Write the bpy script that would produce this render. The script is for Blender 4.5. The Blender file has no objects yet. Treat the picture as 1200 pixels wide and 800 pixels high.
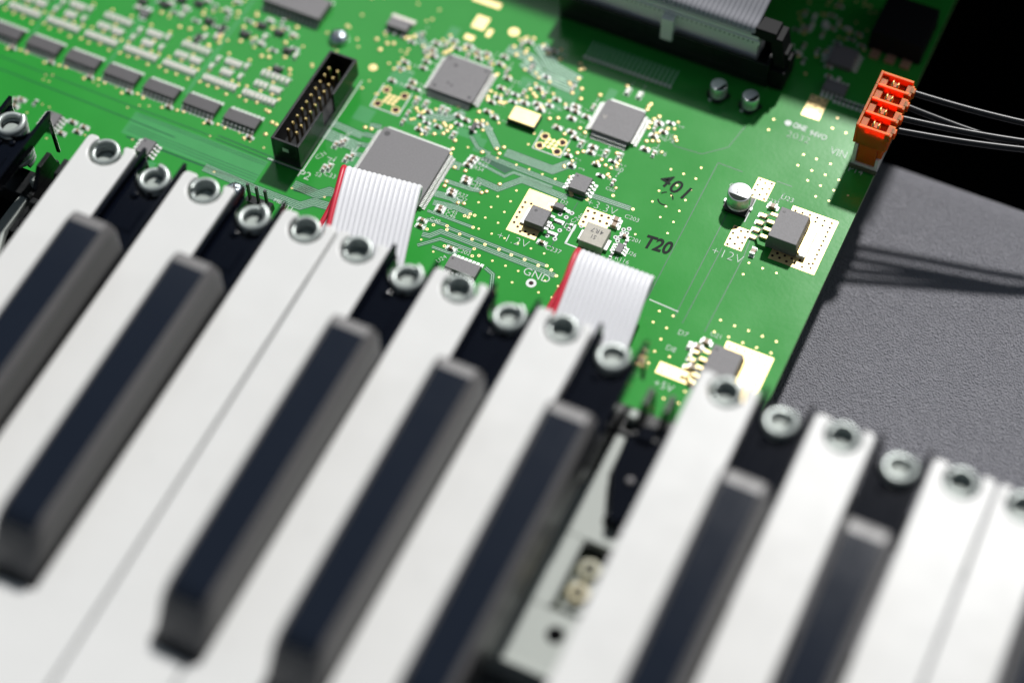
import bpy, bmesh, math, random
from mathutils import Vector, Matrix
random.seed(7)
C = bpy.context.scene.collection
scene = bpy.context.scene
S = 0.1                      # everything below is written in millimetres; one Blender unit is one centimetre
R = math.radians

# ------------------------------------------------------------------ camera
cam_d = bpy.data.cameras.new('camera'); cam = bpy.data.objects.new('camera', cam_d); C.objects.link(cam)
cam.matrix_world = Matrix((
    (0.90509639, -0.35324541, 0.23668167, 11.490325),
    (0.42513604, 0.76192502, -0.48859964, -23.889249),
    (-0.0077381, 0.54285168, 0.83979294, 41.972931),
    (0, 0, 0, 1)))
cam_d.sensor_width = 36; cam_d.lens = 70.876
cam_d.clip_start = 1; cam_d.clip_end = 1000
cam_d.dof.use_dof = True
cam_d.dof.focus_distance = 51.7
cam_d.dof.aperture_fstop = 0.0315      # lens in mm against centimetre units: a real opening of 22.5 mm
cam_d.dof.aperture_blades = 0
scene.camera = cam

# ------------------------------------------------------------------ light
w = bpy.data.worlds.new('World'); scene.world = w; w.use_nodes = True
bg = w.node_tree.nodes['Background']; bg.inputs[0].default_value = (0.62, 0.80, 1.0, 1); bg.inputs[1].default_value = 0.12
sun_d = bpy.data.lights.new('key_lamp', 'SUN'); sun = bpy.data.objects.new('key_lamp', sun_d); C.objects.link(sun)
SUN_DIR = Vector((0.0, 0.685, 0.728)).normalized()
sun.rotation_euler = SUN_DIR.to_track_quat('Z', 'Y').to_euler()
sun_d.energy = 4.3; sun_d.angle = R(3.0); sun_d.color = (1.0, 0.985, 0.965)
def area(name, loc, target, sx, sy, power, col):
    d = bpy.data.lights.new(name, 'AREA'); o = bpy.data.objects.new(name, d); C.objects.link(o)
    d.shape = 'RECTANGLE'; d.size = sx; d.size_y = sy; d.energy = power; d.color = col
    o.location = loc; o.rotation_euler = (Vector(loc) - Vector(target)).to_track_quat('Z', 'Y').to_euler()
area('window_light', (-66, 112, 104), (-5, 5, 0), 62, 66, 17000, (0.93, 0.97, 1.0))
area('side_softbox', (128, 52, 76), (-2, -9, 0), 44, 48, 11500, (1.0, 0.98, 0.96))
scene.view_settings.view_transform = 'Standard'; scene.view_settings.look = 'None'
scene.view_settings.exposure = -0.06; scene.view_settings.gamma = 1.0
scene.render.resolution_x = 1024; scene.render.resolution_y = 682

# ------------------------------------------------------------------ materials
def mat(name, col, rough=0.5, metal=0.0, spec=0.5, coat=0.0, coat_rough=0.1, var=0.0, var_scale=3.0,
        bump=0.0, bump_scale=20.0, rough_var=0.0, emission=None, trans=0.0, sss=0.0):
    m = bpy.data.materials.new(name); m.use_nodes = True
    nt = m.node_tree; b = nt.nodes['Principled BSDF']
    b.inputs['Base Color'].default_value = (*col, 1); b.inputs['Roughness'].default_value = rough
    b.inputs['Metallic'].default_value = metal; b.inputs['Specular IOR Level'].default_value = spec
    b.inputs['Coat Weight'].default_value = coat; b.inputs['Coat Roughness'].default_value = coat_rough
    if sss: b.inputs['Subsurface Weight'].default_value = sss; b.inputs['Subsurface Radius'].default_value = (0.1, 0.1, 0.1)
    tc = nt.nodes.new('ShaderNodeTexCoord')
    if var or rough_var:
        n = nt.nodes.new('ShaderNodeTexNoise'); n.inputs['Scale'].default_value = var_scale; n.inputs['Detail'].default_value = 6
        nt.links.new(tc.outputs['Object'], n.inputs['Vector'])
        if var:
            mr = nt.nodes.new('ShaderNodeMapRange'); mr.inputs['From Min'].default_value = 0.3; mr.inputs['From Max'].default_value = 0.7
            mr.inputs['To Min'].default_value = 1 - var; mr.inputs['To Max'].default_value = 1 + var
            nt.links.new(n.outputs['Fac'], mr.inputs['Value'])
            mx = nt.nodes.new('ShaderNodeVectorMath'); mx.operation = 'SCALE'; mx.inputs[0].default_value = col
            nt.links.new(mr.outputs['Result'], mx.inputs['Scale']); nt.links.new(mx.outputs['Vector'], b.inputs['Base Color'])
        if rough_var:
            mr = nt.nodes.new('ShaderNodeMapRange'); mr.inputs['From Min'].default_value = 0.3; mr.inputs['From Max'].default_value = 0.7
            mr.inputs['To Min'].default_value = max(0.02, rough - rough_var); mr.inputs['To Max'].default_value = rough + rough_var
            nt.links.new(n.outputs['Fac'], mr.inputs['Value']); nt.links.new(mr.outputs['Result'], b.inputs['Roughness'])
    if bump:
        n2 = nt.nodes.new('ShaderNodeTexNoise'); n2.inputs['Scale'].default_value = bump_scale; n2.inputs['Detail'].default_value = 3
        nt.links.new(tc.outputs['Object'], n2.inputs['Vector'])
        bp = nt.nodes.new('ShaderNodeBump'); bp.inputs['Strength'].default_value = bump; bp.inputs['Distance'].default_value = 0.03
        nt.links.new(n2.outputs['Fac'], bp.inputs['Height']); nt.links.new(bp.outputs['Normal'], b.inputs['Normal'])
    return m

M_MASK = mat('solder_mask', (0.026, 0.30, 0.038), 0.20, spec=0.40, var=0.05, var_scale=0.5, rough_var=0.02, bump=0.03, bump_scale=9)
M_PLANE = mat('mask_over_plane_sheen', (0.055, 0.33, 0.095), 0.22, spec=0.6, var=0.05, var_scale=1.5)  # mask over copper planes, colour lightened for the window sheen
M_TRACE = mat('mask_over_trace', (0.42, 0.70, 0.48), 0.28, spec=0.6)
M_BARE = mat('mask_over_laminate', (0.008, 0.105, 0.045), 0.3, spec=0.5)
M_LAM = mat('laminate_edge', (0.22, 0.36, 0.14), 0.6)
M_SILK = mat('silkscreen_white', (0.78, 0.82, 0.79), 0.55)
M_INK = mat('black_ink', (0.004, 0.012, 0.008), 0.6, spec=0.15)
M_GOLD = mat('gold_plating', (0.92, 0.70, 0.34), 0.40, metal=0.6, var=0.06, var_scale=6, rough_var=0.05)
M_GOLDPIN = mat('gold_pin', (0.95, 0.72, 0.30), 0.25, metal=1.0)
M_HOLE = mat('drilled_hole', (0.035, 0.008, 0.010), 0.6, spec=0.2)
M_TIN = mat('tinned_lead', (0.88, 0.87, 0.85), 0.36, metal=0.35, rough_var=0.08, var_scale=12)
M_TINDULL = mat('dull_solder', (0.78, 0.78, 0.76), 0.42, metal=0.4, bump=0.2, bump_scale=25)
M_EPOXY = mat('chip_epoxy', (0.17, 0.163, 0.17), 0.48, spec=0.5, var=0.12, var_scale=25, bump=0.25, bump_scale=70)
M_EPOXYM = mat('chip_epoxy_mid', (0.085, 0.08, 0.085), 0.5, spec=0.5, var=0.12, var_scale=20, bump=0.2, bump_scale=60)
M_EPOXYD = mat('chip_epoxy_dark', (0.04, 0.038, 0.042), 0.45, spec=0.5, var=0.1, var_scale=20, bump=0.2, bump_scale=60)
M_BLACK = mat('black_plastic', (0.010, 0.011, 0.012), 0.32, spec=0.5, rough_var=0.06, var_scale=4)
M_BLACKMATT = mat('black_matt_plastic', (0.007, 0.007, 0.008), 0.6, spec=0.16)
M_CERAM = mat('ceramic_brown', (0.36, 0.24, 0.15), 0.4)
M_CREAM = mat('ceramic_cream', (0.86, 0.81, 0.72), 0.42)
M_IND = mat('inductor_grey', (0.50, 0.47, 0.40), 0.55, var=0.06, var_scale=9, bump=0.3, bump_scale=40)
M_WHITEKEY = mat('white_key_plastic', (0.745, 0.745, 0.73), 0.30, spec=0.5, var=0.006, var_scale=1.4, rough_var=0.03, sss=0.05)
M_BLACKKEY = mat('black_key_plastic', (0.010, 0.014, 0.024), 0.15, spec=0.5, rough_var=0.012, var_scale=1.6, bump=0.03, bump_scale=60)
M_CAPMATT = mat('black_key_satin_edge', (0.12, 0.115, 0.115), 0.42, spec=0.6, rough_var=0.04, var_scale=3, bump=0.05, bump_scale=50)
M_CAPSIDE = mat('black_key_shaded_side', (0.030, 0.029, 0.030), 0.36, spec=0.5)  # satin edge darkened in colour, so the walls fade into shade
M_TAIL = mat('black_key_tail_plastic', (0.002, 0.003, 0.007), 0.13, spec=0.35)
M_STEEL = mat('spring_steel', (0.44, 0.48, 0.46), 0.36, metal=0.5)
M_ZINC = mat('zinc_screw', (0.66, 0.74, 0.80), 0.28, metal=1.0, rough_var=0.1, var_scale=20)
M_SEAT = mat('spring_seat_metal', (0.36, 0.40, 0.37), 0.5, metal=0.1)
M_RIB = mat('ribbon_grey_pvc', (0.78, 0.78, 0.81), 0.36, spec=0.5)
M_RIBRED = mat('ribbon_red_pvc', (0.62, 0.02, 0.05), 0.4)
M_RIBDARK = mat('ribbon_web_grey', (0.42, 0.42, 0.46), 0.45)
M_ORANGE = mat('orange_plug_plastic', (1.0, 0.115, 0.010), 0.5, spec=0.22, sss=0.08)
_b = M_ORANGE.node_tree.nodes['Principled BSDF']; _b.inputs['Subsurface Weight'].default_value = 0.8; _b.inputs['Subsurface Radius'].default_value = (1.6, 0.20, 0.03); _b.inputs['Subsurface Scale'].default_value = 0.9
M_IVORY = mat('ivory_connector_plastic', (0.80, 0.78, 0.70), 0.5)
M_SOCK = mat('grey_socket_plastic', (0.85, 0.85, 0.83), 0.5)
M_RIBMID = mat('ribbon_shaded_grey_pvc', (0.40, 0.40, 0.43), 0.36, spec=0.5)  # same ribbon grey, with the partial shadow put into the colour
M_PINSHAFT = mat('gold_pin_shaft_shaded', (0.20, 0.14, 0.07), 0.45, metal=0.8)  # gold pin colour darkened to paint the shade inside the header
M_CABLE = mat('black_wire_pvc', (0.008, 0.008, 0.009), 0.36, spec=0.5)
M_ALU = mat('capacitor_aluminium', (0.78, 0.78, 0.80), 0.38, metal=0.75)
M_LEVER = mat('lever_plastic', (0.42, 0.45, 0.42), 0.5, spec=0.4)
M_CONTACT = mat('rubber_contact', (0.45, 0.44, 0.33), 0.6)
M_CONTACTY = mat('amber_contact', (0.55, 0.50, 0.34), 0.6)
M_STRIPPCB = mat('contact_strip_green', (0.10, 0.12, 0.06), 0.5)
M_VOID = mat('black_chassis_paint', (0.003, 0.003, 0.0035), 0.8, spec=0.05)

def chassis_mat():
    m = mat('grained_chassis_plastic', (0.20, 0.20, 0.225), 0.42, spec=0.8)
    nt = m.node_tree; b = nt.nodes['Principled BSDF']; tc = nt.nodes['Texture Coordinate']
    v = nt.nodes.new('ShaderNodeTexVoronoi'); v.inputs['Scale'].default_value = 19
    n = nt.nodes.new('ShaderNodeTexNoise'); n.inputs['Scale'].default_value = 32; n.inputs['Detail'].default_value = 4
    nt.links.new(tc.outputs['Object'], v.inputs['Vector']); nt.links.new(tc.outputs['Object'], n.inputs['Vector'])
    ad = nt.nodes.new('ShaderNodeMath'); ad.operation = 'ADD'
    nt.links.new(v.outputs['Distance'], ad.inputs[0]); nt.links.new(n.outputs['Fac'], ad.inputs[1])
    bp = nt.nodes.new('ShaderNodeBump'); bp.inputs['Strength'].default_value = 1.0; bp.inputs['Distance'].default_value = 0.042
    nt.links.new(ad.outputs[0], bp.inputs['Height']); nt.links.new(bp.outputs['Normal'], b.inputs['Normal'])
    return m
M_CHASSIS = chassis_mat()

# ------------------------------------------------------------------ mesh helpers (millimetres in, centimetres out)
class MB:
    def __init__(self): self.v = []; self.f = []; self.mi = []; self.mats = []
    def mid(self, m):
        if m not in self.mats: self.mats.append(m)
        return self.mats.index(m)
    def add(self, verts, faces, m):
        o = len(self.v); i = self.mid(m); self.v += [tuple(q) for q in verts]
        for f in faces: self.f.append(tuple(o + k for k in f)); self.mi.append(i)
    def box(self, x0, x1, y0, y1, z0, z1, m, top=None):
        tx = top or 0
        V = [(x0, y0, z0), (x1, y0, z0), (x1, y1, z0), (x0, y1, z0), (x0+tx, y0+tx, z1), (x1-tx, y0+tx, z1), (x1-tx, y1-tx, z1), (x0+tx, y1-tx, z1)]
        self.add(V, [(3, 2, 1, 0), (4, 5, 6, 7), (0, 1, 5, 4), (1, 2, 6, 5), (2, 3, 7, 6), (3, 0, 4, 7)], m)
    def cbox(self, cx, cy, sx, sy, z0, z1, m, top=None): self.box(cx-sx/2, cx+sx/2, cy-sy/2, cy+sy/2, z0, z1, m, top)
    def prism(self, pts, z0, z1, m):
        n = len(pts)
        a = sum(pts[i][0]*pts[(i+1) % n][1]-pts[(i+1) % n][0]*pts[i][1] for i in range(n))
        if a < 0: pts = pts[::-1]
        V = [(x, y, z0) for x, y in pts] + [(x, y, z1) for x, y in pts]
        F = [tuple(range(n-1, -1, -1)), tuple(range(n, 2*n))] + [(i, (i+1) % n, n+(i+1) % n, n+i) for i in range(n)]
        self.add(V, F, m)
    def lathe(self, cx, cy, prof, m, n=20, cap_bottom=False):
        V = []; F = []
        for r, z in prof:
            for k in range(n): a = 2*math.pi*k/n; V.append((cx+r*math.cos(a), cy+r*math.sin(a), z))
        for j in range(len(prof)-1):
            for k in range(n): k2 = (k+1) % n; F.append((j*n+k, j*n+k2, (j+1)*n+k2, (j+1)*n+k))
        F.append(tuple((len(prof)-1)*n+k for k in range(n)))
        if cap_bottom: F.append(tuple(range(n-1, -1, -1)))
        self.add(V, F, m)
    def disc(self, cx, cy, r, z, m, n=12): self.add([(cx+r*math.cos(2*math.pi*k/n), cy+r*math.sin(2*math.pi*k/n), z) for k in range(n)], [tuple(range(n))], m)
    def ring(self, cx, cy, r0, r1, z, m, n=16, h=0):
        V = []
        for k in range(n):
            a = 2*math.pi*k/n; V.append((cx+r0*math.cos(a), cy+r0*math.sin(a), z)); V.append((cx+r1*math.cos(a), cy+r1*math.sin(a), z))
        self.add(V, [(2*k, 2*k+1, 2*((k+1) % n)+1, 2*((k+1) % n)) for k in range(n)], m)
    def tube(self, pts, r, m, n=8, caps=True):
        P = [Vector(p) for p in pts]; V = []; F = []; up = Vector((0.13, 0.21, 1)).normalized(); prev = None
        for i, p in enumerate(P):
            t = (P[min(i+1, len(P)-1)] - P[max(i-1, 0)]).normalized()
            if prev is None:
                a = t.cross(up)
                if a.length < 1e-3: a = t.cross(Vector((1, 0, 0)))
            else: a = prev - t*prev.dot(t)
            a.normalize(); prev = a; b = t.cross(a)
            for k in range(n): th = 2*math.pi*k/n; V.append(p + a*(r*math.cos(th)) + b*(r*math.sin(th)))
        for i in range(len(P)-1):
            for k in range(n): k2 = (k+1) % n; F.append((i*n+k, i*n+k2, (i+1)*n+k2, (i+1)*n+k))
        if caps: F.append(tuple(range(n-1, -1, -1))); F.append(tuple((len(P)-1)*n+k for k in range(n)))
        self.add(V, F, m)
    def strip(self, pts, wd, z, m):
        P = [Vector((x, y)) for x, y in pts]; V = []
        for i, p in enumerate(P):
            d0 = (P[i]-P[i-1]).normalized() if i else None
            d1 = (P[i+1]-P[i]).normalized() if i < len(P)-1 else None
            d = (d0+d1).normalized() if d0 and d1 else (d0 or d1)
            nn = Vector((-d.y, d.x)); sc = 1.0
            if d0 and d1: sc = 1/max(0.5, nn.dot(Vector((-d0.y, d0.x))))
            V.append((p.x+nn.x*wd/2*sc, p.y+nn.y*wd/2*sc, z)); V.append((p.x-nn.x*wd/2*sc, p.y-nn.y*wd/2*sc, z))
        self.add(V, [(2*i+1, 2*i+3, 2*i+2, 2*i) for i in range(len(P)-1)], m)
    def mesh(self, name, smooth=None, fix=True):
        me = bpy.data.meshes.new(name)
        me.from_pydata([(x*S, y*S, z*S) for x, y, z in self.v], [], self.f)
        for m in self.mats: me.materials.append(m)
        me.polygons.foreach_set('material_index', self.mi)
        if smooth is not None:
            me.polygons.foreach_set('use_smooth', [True]*len(me.polygons))
            me.update()
            me.set_sharp_from_angle(angle=R(smooth))
        me.update()
        return me
    def build(self, name, parent=None, loc=None, smooth=None, kind=None, rz=0, bevel=0):
        o = bpy.data.objects.new(name, self.mesh(name, smooth)); C.objects.link(o)
        if parent: o.parent = parent
        if loc: o.location = tuple(q*S for q in loc)
        if rz: o.rotation_euler.z = rz
        if kind: o['kind'] = kind
        if bevel:
            b = o.modifiers.new('bevel', 'BEVEL'); b.width = bevel*S; b.segments = 2; b.limit_method = 'ANGLE'; b.angle_limit = R(40)
            if smooth is None:
                o.data.polygons.foreach_set('use_smooth', [True]*len(o.data.polygons)); b.harden_normals = True
        return o
def inst(me, name, parent, loc, rz=0, kind=None):
    o = bpy.data.objects.new(name, me); C.objects.link(o); o.parent = parent
    o.location = (loc[0]*S, loc[1]*S, (loc[2] if len(loc) > 2 else 0)*S)
    if rz: o.rotation_euler.z = rz
    if kind: o['kind'] = kind
    return o
def tag(o, label, cat, group=None):
    o['label'] = label; o['category'] = cat
    if group: o['group'] = group
    return o
def empty(name, loc=(0, 0, 0), rz=0):
    o = bpy.data.objects.new(name, None); C.objects.link(o); o.location = tuple(q*S for q in loc); o.rotation_euler.z = rz
    o.empty_display_size = 0.3
    return o
def copy_tree(o, parent=None):
    c = o.copy(); C.objects.link(c)
    if parent: c.parent = parent
    for ch in list(o.children): copy_tree(ch, c)
    return c
def text(body, x, y, h, m, z=0.03, parent=None, rz=0, thin=0.0, width=1.0, center=False, name='printed_text', shear=0, spacing=1.0):
    cu = bpy.data.curves.new('t', 'FONT'); cu.body = body; cu.size = h/0.70*S; cu.resolution_u = 3; cu.offset = (thin*1.9 if thin < 0 else thin)*S; cu.shear = shear
    cu.space_character = spacing; cu.extrude = 0.012*S
    if center: cu.align_x = 'CENTER'
    to = bpy.data.objects.new('t', cu); C.objects.link(to)
    dg = bpy.context.evaluated_depsgraph_get()
    me = bpy.data.meshes.new_from_object(to.evaluated_get(dg)); bpy.data.objects.remove(to); bpy.data.curves.remove(cu)
    for v in me.vertices: v.co.x *= width
    me.materials.clear(); me.materials.append(m)
    o = bpy.data.objects.new(name, me); C.objects.link(o); o.location = (x*S, y*S, z*S); o.rotation_euler.z = R(rz)
    if parent: o.parent = parent
    return o

# ================================================================== SETTING: chassis tray, rear panel
# flat grained tray 18 mm below the board; it ends in a dark well at the back
prof = [(-230, -18.0), (105.5, -18.0), (108.5, -18.25), (111.0, -18.9), (113.0, -20.2), (114.2, -22.4), (114.6, -27)]
b = MB(); n = len(prof)
xs = [20.0, 56.0, 100.0, 180.0, 320.0]
V = [(x, y, z) for x in xs for y, z in prof]
F = [(i*n+j, (i+1)*n+j, (i+1)*n+j+1, i*n+j+1) for i in range(len(xs)-1) for j in range(n-1)]
b.add(V, F, M_CHASSIS); o = b.build('chassis_tray', smooth=50); o['kind'] = 'structure'
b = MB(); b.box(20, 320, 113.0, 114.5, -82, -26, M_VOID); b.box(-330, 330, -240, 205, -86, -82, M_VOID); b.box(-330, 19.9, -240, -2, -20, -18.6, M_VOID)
o = b.build('chassis_floor'); o['kind'] = 'structure'
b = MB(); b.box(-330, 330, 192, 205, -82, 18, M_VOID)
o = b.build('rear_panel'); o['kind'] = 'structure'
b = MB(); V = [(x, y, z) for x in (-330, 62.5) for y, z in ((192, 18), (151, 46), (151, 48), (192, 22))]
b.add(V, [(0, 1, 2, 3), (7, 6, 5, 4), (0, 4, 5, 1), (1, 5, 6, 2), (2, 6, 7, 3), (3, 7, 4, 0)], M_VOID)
o = b.build('rear_shade_blocker'); o['kind'] = 'structure'  # unseen slab, added to throw shadow over the rear of the board

# ================================================================== CIRCUIT BOARD
board = empty('circuit_board', (0, 0, 0))
tag(board, 'large green circuit board crowded with grey chips and gold pads behind the keys', 'circuit board')
b = MB()
b.box(-230, 60.5, -1, 186, -1.6, -0.02, M_LAM)
b.add([(-230, -1, 0), (60.5, -1, 0), (60.5, 186, 0), (-230, 186, 0)], [(0, 1, 2, 3)], M_MASK)
b.build('board_panel', board)

# ---- copper under the mask: planes, gaps, bundles of tracks
b = MB()
ZP, ZG, ZT = 0.012, 0.024, 0.036
def poly(pts, m, z=ZP): 
    a = sum(pts[i][0]*pts[(i+1) % len(pts)][1]-pts[(i+1) % len(pts)][0]*pts[i][1] for i in range(len(pts)))
    if a < 0: pts = pts[::-1]
    b.add([(x, y, z) for x, y in pts], [tuple(range(len(pts)))], m)
def rect(x0, x1, y0, y1, m, z=ZP): poly([(x0, y0), (x1, y0), (x1, y1), (x0, y1)], m, z)
for r_ in ((-126, -85.5, 21.4, 29.3), (-67, -62.8, 34, 42), (-60, -47, 56.2, 58.4), (-45, -38.5, 58.4, 61), (-70, -64, 66.5, 72.5), (-62.5, -59.5, 86, 92), (-37, -29, 80, 84), (-27, -20.5, 81, 87), (-14, -11.5, 85.8, 90),
           (-31, -24, 84.2, 88.8), (-35, -33, 71, 75), (-72.5, -67.5, 51.5, 56.5), (-118, -112, 14.5, 16.5), (-38.5, -36.2, 55.2, 60), (-27, -23, 76.5, 79.5)):
    rect(*r_, M_PLANE)
poly([(-124, 20.6), (-124, 21.1), (-85, 21.1), (-85, 20.6)], M_BARE, ZG)
for y0 in (29.8, 31.0): b.strip([(-102, y0+.4), (-84.5, y0), (-77, y0)], 0.35, ZG, M_BARE)
b.strip([(-172, 26.6), (-140, 26.5), (-112, 26.0)], 0.3, ZG, M_BARE); b.strip([(-175, 30.4), (-128, 30.4), (-103, 30.5)], 0.25, ZG, M_BARE)
for y0 in (22.4, 23.3, 24.2, 27.9, 28.6): b.strip([(-125, y0+.5), (-104, y0+.1), (-85.6, y0)], 0.16, ZG, M_BARE)
for x0 in (-166.3, -141.6, -116.9): b.strip([(x0, 40), (x0, 78)], 0.9, ZG, M_PLANE)
def bundle(pts, n, pitch=0.42, tw=0.17, gap=True):
    """n parallel light tracks on a dark gap strip following a polyline"""
    if gap: b.strip(pts, n*pitch+0.25, ZG, M_BARE)
    P = [Vector(p) for p in pts]
    for k in range(n):
        off = (k-(n-1)/2)*pitch; q = []
        for i, p in enumerate(P):
            d0 = (P[i]-P[i-1]).normalized() if i else None
            d1 = (P[i+1]-P[i]).normalized() if i < len(P)-1 else None
            d = (d0+d1).normalized() if d0 and d1 else (d0 or d1)
            nn = Vector((-d.y, d.x)); sc = 1.0
            if d0 and d1: sc = 1/max(0.5, nn.dot(Vector((-d0.y, d0.x))))
            q.append((p.x+nn.x*off*sc, p.y+nn.y*off*sc))
        b.strip(q, tw, ZT, M_TRACE)
bundle([(-30.2, 58.3), (-16.5, 58.2), (-13.6, 61.6), (-11.5, 62.0)], 6, 0.44)
bundle([(-35.2, 52.2), (-27.0, 51.0), (-25.4, 53.2), (-14.2, 53.0)], 2, 0.4)
poly([(-35.4, 53.6), (-27.3, 51.9), (-25.9, 53.9), (-34.6, 54.6)], M_BARE, ZG)
bundle([(-34.4, 55.2), (-26.0, 54.9), (-14.2, 54.6), (7.0, 55.2)], 3, 0.5)
bundle([(-33.4, 47.0), (-26.9, 46.6), (-22.4, 51.9), (-10.4, 51.4), (-9.4, 51.8)], 4, 0.46)
bundle([(-10.2, 51.8), (-8.6, 52.8), (-6.4, 52.7), (-4.6, 53.3)], 1, 0.4)
bundle([(-39.6, 65.3), (-32.6, 58.6)], 3, 0.6, 0.3); bundle([(-33.6, 56.2), (-37.5, 56.6), (-40.8, 59.4)], 2, 0.45)
bundle([(-39.4, 30.0), (-34.2, 30.4), (-32.5, 29.9), (-5.4, 29.6)], 2, 0.5)
bundle([(-37.8, 21.6), (-33.4, 25.9), (-24.5, 26.0)], 2, 0.5); bundle([(-38.3, 25.3), (-36.3, 25.6), (-34.3, 28.1), (-2.0, 27.8)], 3, 0.5)
bundle([(-40.2, 35.6), (-34.2, 36.6), (-29.6, 36.4)], 4, 0.42); bundle([(-40.4, 32.6), (-27.6, 32.7)], 2, 0.42)
bundle([(-41.3, 38.4), (-36.5, 38.9), (-33.6, 38.3)], 5, 0.4); bundle([(-41.3, 43.2), (-33.0, 43.6), (-30.6, 44.2)], 3, 0.42); bundle([(-41.3, 48.9), (-38.8, 49.0)], 6, 0.4)
bundle([(-27.6, 24.0), (-29.4, 22.9), (-34.2, 22.8)], 2, 0.42); bundle([(-19.0, 22.6), (-16.4, 21.6), (-13.8, 14.2)], 2, 0.5)
bundle([(-100, 20.6), (-84.5, 19.9), (-71.1, 20.0), (-68.5, 22.6), (-61, 23.4)], 5, 0.5)
bundle([(-76, 25.5), (-68.5, 25.2), (-66.4, 27.4), (-60, 27.4)], 5, 0.55)
bundle([(-77.5, 44.2), (-66, 43.4)], 5, 0.7, 0.3); bundle([(-77, 48.0), (-67, 47.3)], 3, 0.7, 0.3)
poly([(-75.2, 23.6), (-73.0, 26.9), (-69.2, 26.4), (-71.2, 24.0)], M_BARE, ZG)
bundle([(-37.5, 96), (-31, 90.2), (-22.5, 88.5)], 5, 0.8, 0.4); bundle([(-39, 88.6), (-33, 86.4), (-22.5, 85.6)], 4, 0.9, 0.5); bundle([(-55, 60.8), (-49, 62), (-46, 66)], 3, 0.7, 0.3)
bundle([(-45, 91), (-38, 90.6), (-33.5, 87.8)], 4, 0.8, 0.4); bundle([(-70, 86), (-64, 80.6), (-60.5, 80.4)], 3, 0.7, 0.3)
for y0 in (41, 44.5, 48, 51.5): bundle([(-67, y0), (-63.8, y0+.6)], 3, 0.5)
for q in ([(22.0, 78.6), (22.0, 31.2)], [(22.0, 78.6), (29.0, 78.5)], [(30.3, 64.6), (30.3, 28.4)], [(41.5, 76.6), (40.6, 72.6)], [(33.2, 53.6), (32.8, 28)], [(38.6, 61.8), (39.2, 53.2), (38.8, 28)], [(38.2, 79.4), (42.4, 79.4)], [(-6.1, 51.4), (-6.6, 35.6), (-3.6, 35.4)],
          [(3.5, 85), (9.5, 79), (17, 79.5), (22.5, 84.5), (24, 93)]):
    b.strip(q, 0.22, ZG, M_BARE)
b.strip([(22.6, 31.2), (30.6, 30.8)], 0.28, ZT, M_SILK)
b.build('copper_tracks', board, kind='stuff')

# ---- vias and test points
TEST_PADS = [(-75.3, 69.6), (-79.1, 79.0), (-75.8, 78.9), (-76.6, 76.0), (-74.2, 79.6), (-72.1, 82.7), (-71.1, 83.3), (-67.7, 50.2), (-66.0, 50.4), (-50.0, 55.9), (-49.3, 60.2), (-44.0, 56.2), (-43.4, 53.4), (-43.2, 51.7), (-35.8, 55.7), (-59.5, 83.0), (-59.1, 84.0), (-60.1, 82.3), (-43.7, 81.5), (-42.7, 75.4), (-39.0, 73.0), (-42.2, 72.4), (-91.1, 41.3), (-89.7, 41.1), (-90.7, 37.0), (-93.6, 44.1), (-102.9, 60.9), (-104.9, 60.4), (-98.9, 62.7), (-101.1, 73.6), (-45.9, 97.2), (-42.3, 96.2), (-40.0, 97.3), (-40.0, 91.7), (-41.9, 90.0), (-37.8, 90.2), (-30.4, 93.6), (-43.7, 92.4), (-24.7, 94.4), (-23.9, 92.5), (-23.2, 93.1), (-23.0, 89.4), (-20.8, 86.5), (-33.3, 80.5), (-31.9, 79.5), (-30.9, 78.8), (-15.4, 86.6), (-22.5, 84.1), (-19.6, 83.2), (-22.4, 74.6), (-24.4, 73.5), (-18.6, 70.4), (-15.7, 73.9), (-13.9, 73.1), (-21.9, 72.0), (1.0, 85.0), (1.9, 86.4), (0.8, 81.7), (5.6, 83.5), (0.7, 83.4), (2.1, 77.3), (3.5, 78.0), (4.9, 78.6), (9.2, 80.8), (8.5, 81.7), (-3.4, 70.3), (-1.8, 67.1), (-15.5, 65.8), (-12.9, 66.0), (-6.2, 66.6), (-6.9, 65.5), (-2.0, 88.5), (-1.8, 89.4), (-1.9, 87.3), (-10.0, 92.5), (-7.5, 64.8), (-4.5, 65.4), (-2.9, 65.1), (-11.3, 57.9), (-9.9, 55.1), (-9.2, 53.7), (-8.7, 52.9), (-11.7, 67.1), (-43.9, 80.6), (-42.5, 67.7), (-42.6, 73.4), (-38.0, 73.0), (-58.3, 61.7), (-56.0, 61.5), (-59.9, 65.0), (-48.2, 67.1), (-40.2, 48.1), (-37.1, 48.3), (-40.1, 43.0), (-39.9, 41.6), (-27.1, 48.1), (-40.3, 65.3), (-41.8, 64.6), (-47.9, 57.0), (-47.4, 58.2), (-47.1, 59.5), (-32.8, 58.3), (-31.3, 59.6), (-31.5, 57.2), (-29.2, 44.5), (-30.2, 43.6), (-34.3, 38.1), (-32.8, 38.5), (-137.9, 62.6), (-130.6, 60.2), (-127.7, 60.7), (-124.1, 62.6), (-114.5, 67.6), (-112.8, 62.7), (-117.9, 59.8), (-118.6, 61.4), (-127.1, 67.0), (-118.5, 71.6), (-101.3, 67.4), (-113.3, 72.8), (-95.6, 59.4), (-120.1, 57.6), (-112.0, 69.7), (-107.1, 70.5), (-118.7, 62.3)]
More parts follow.
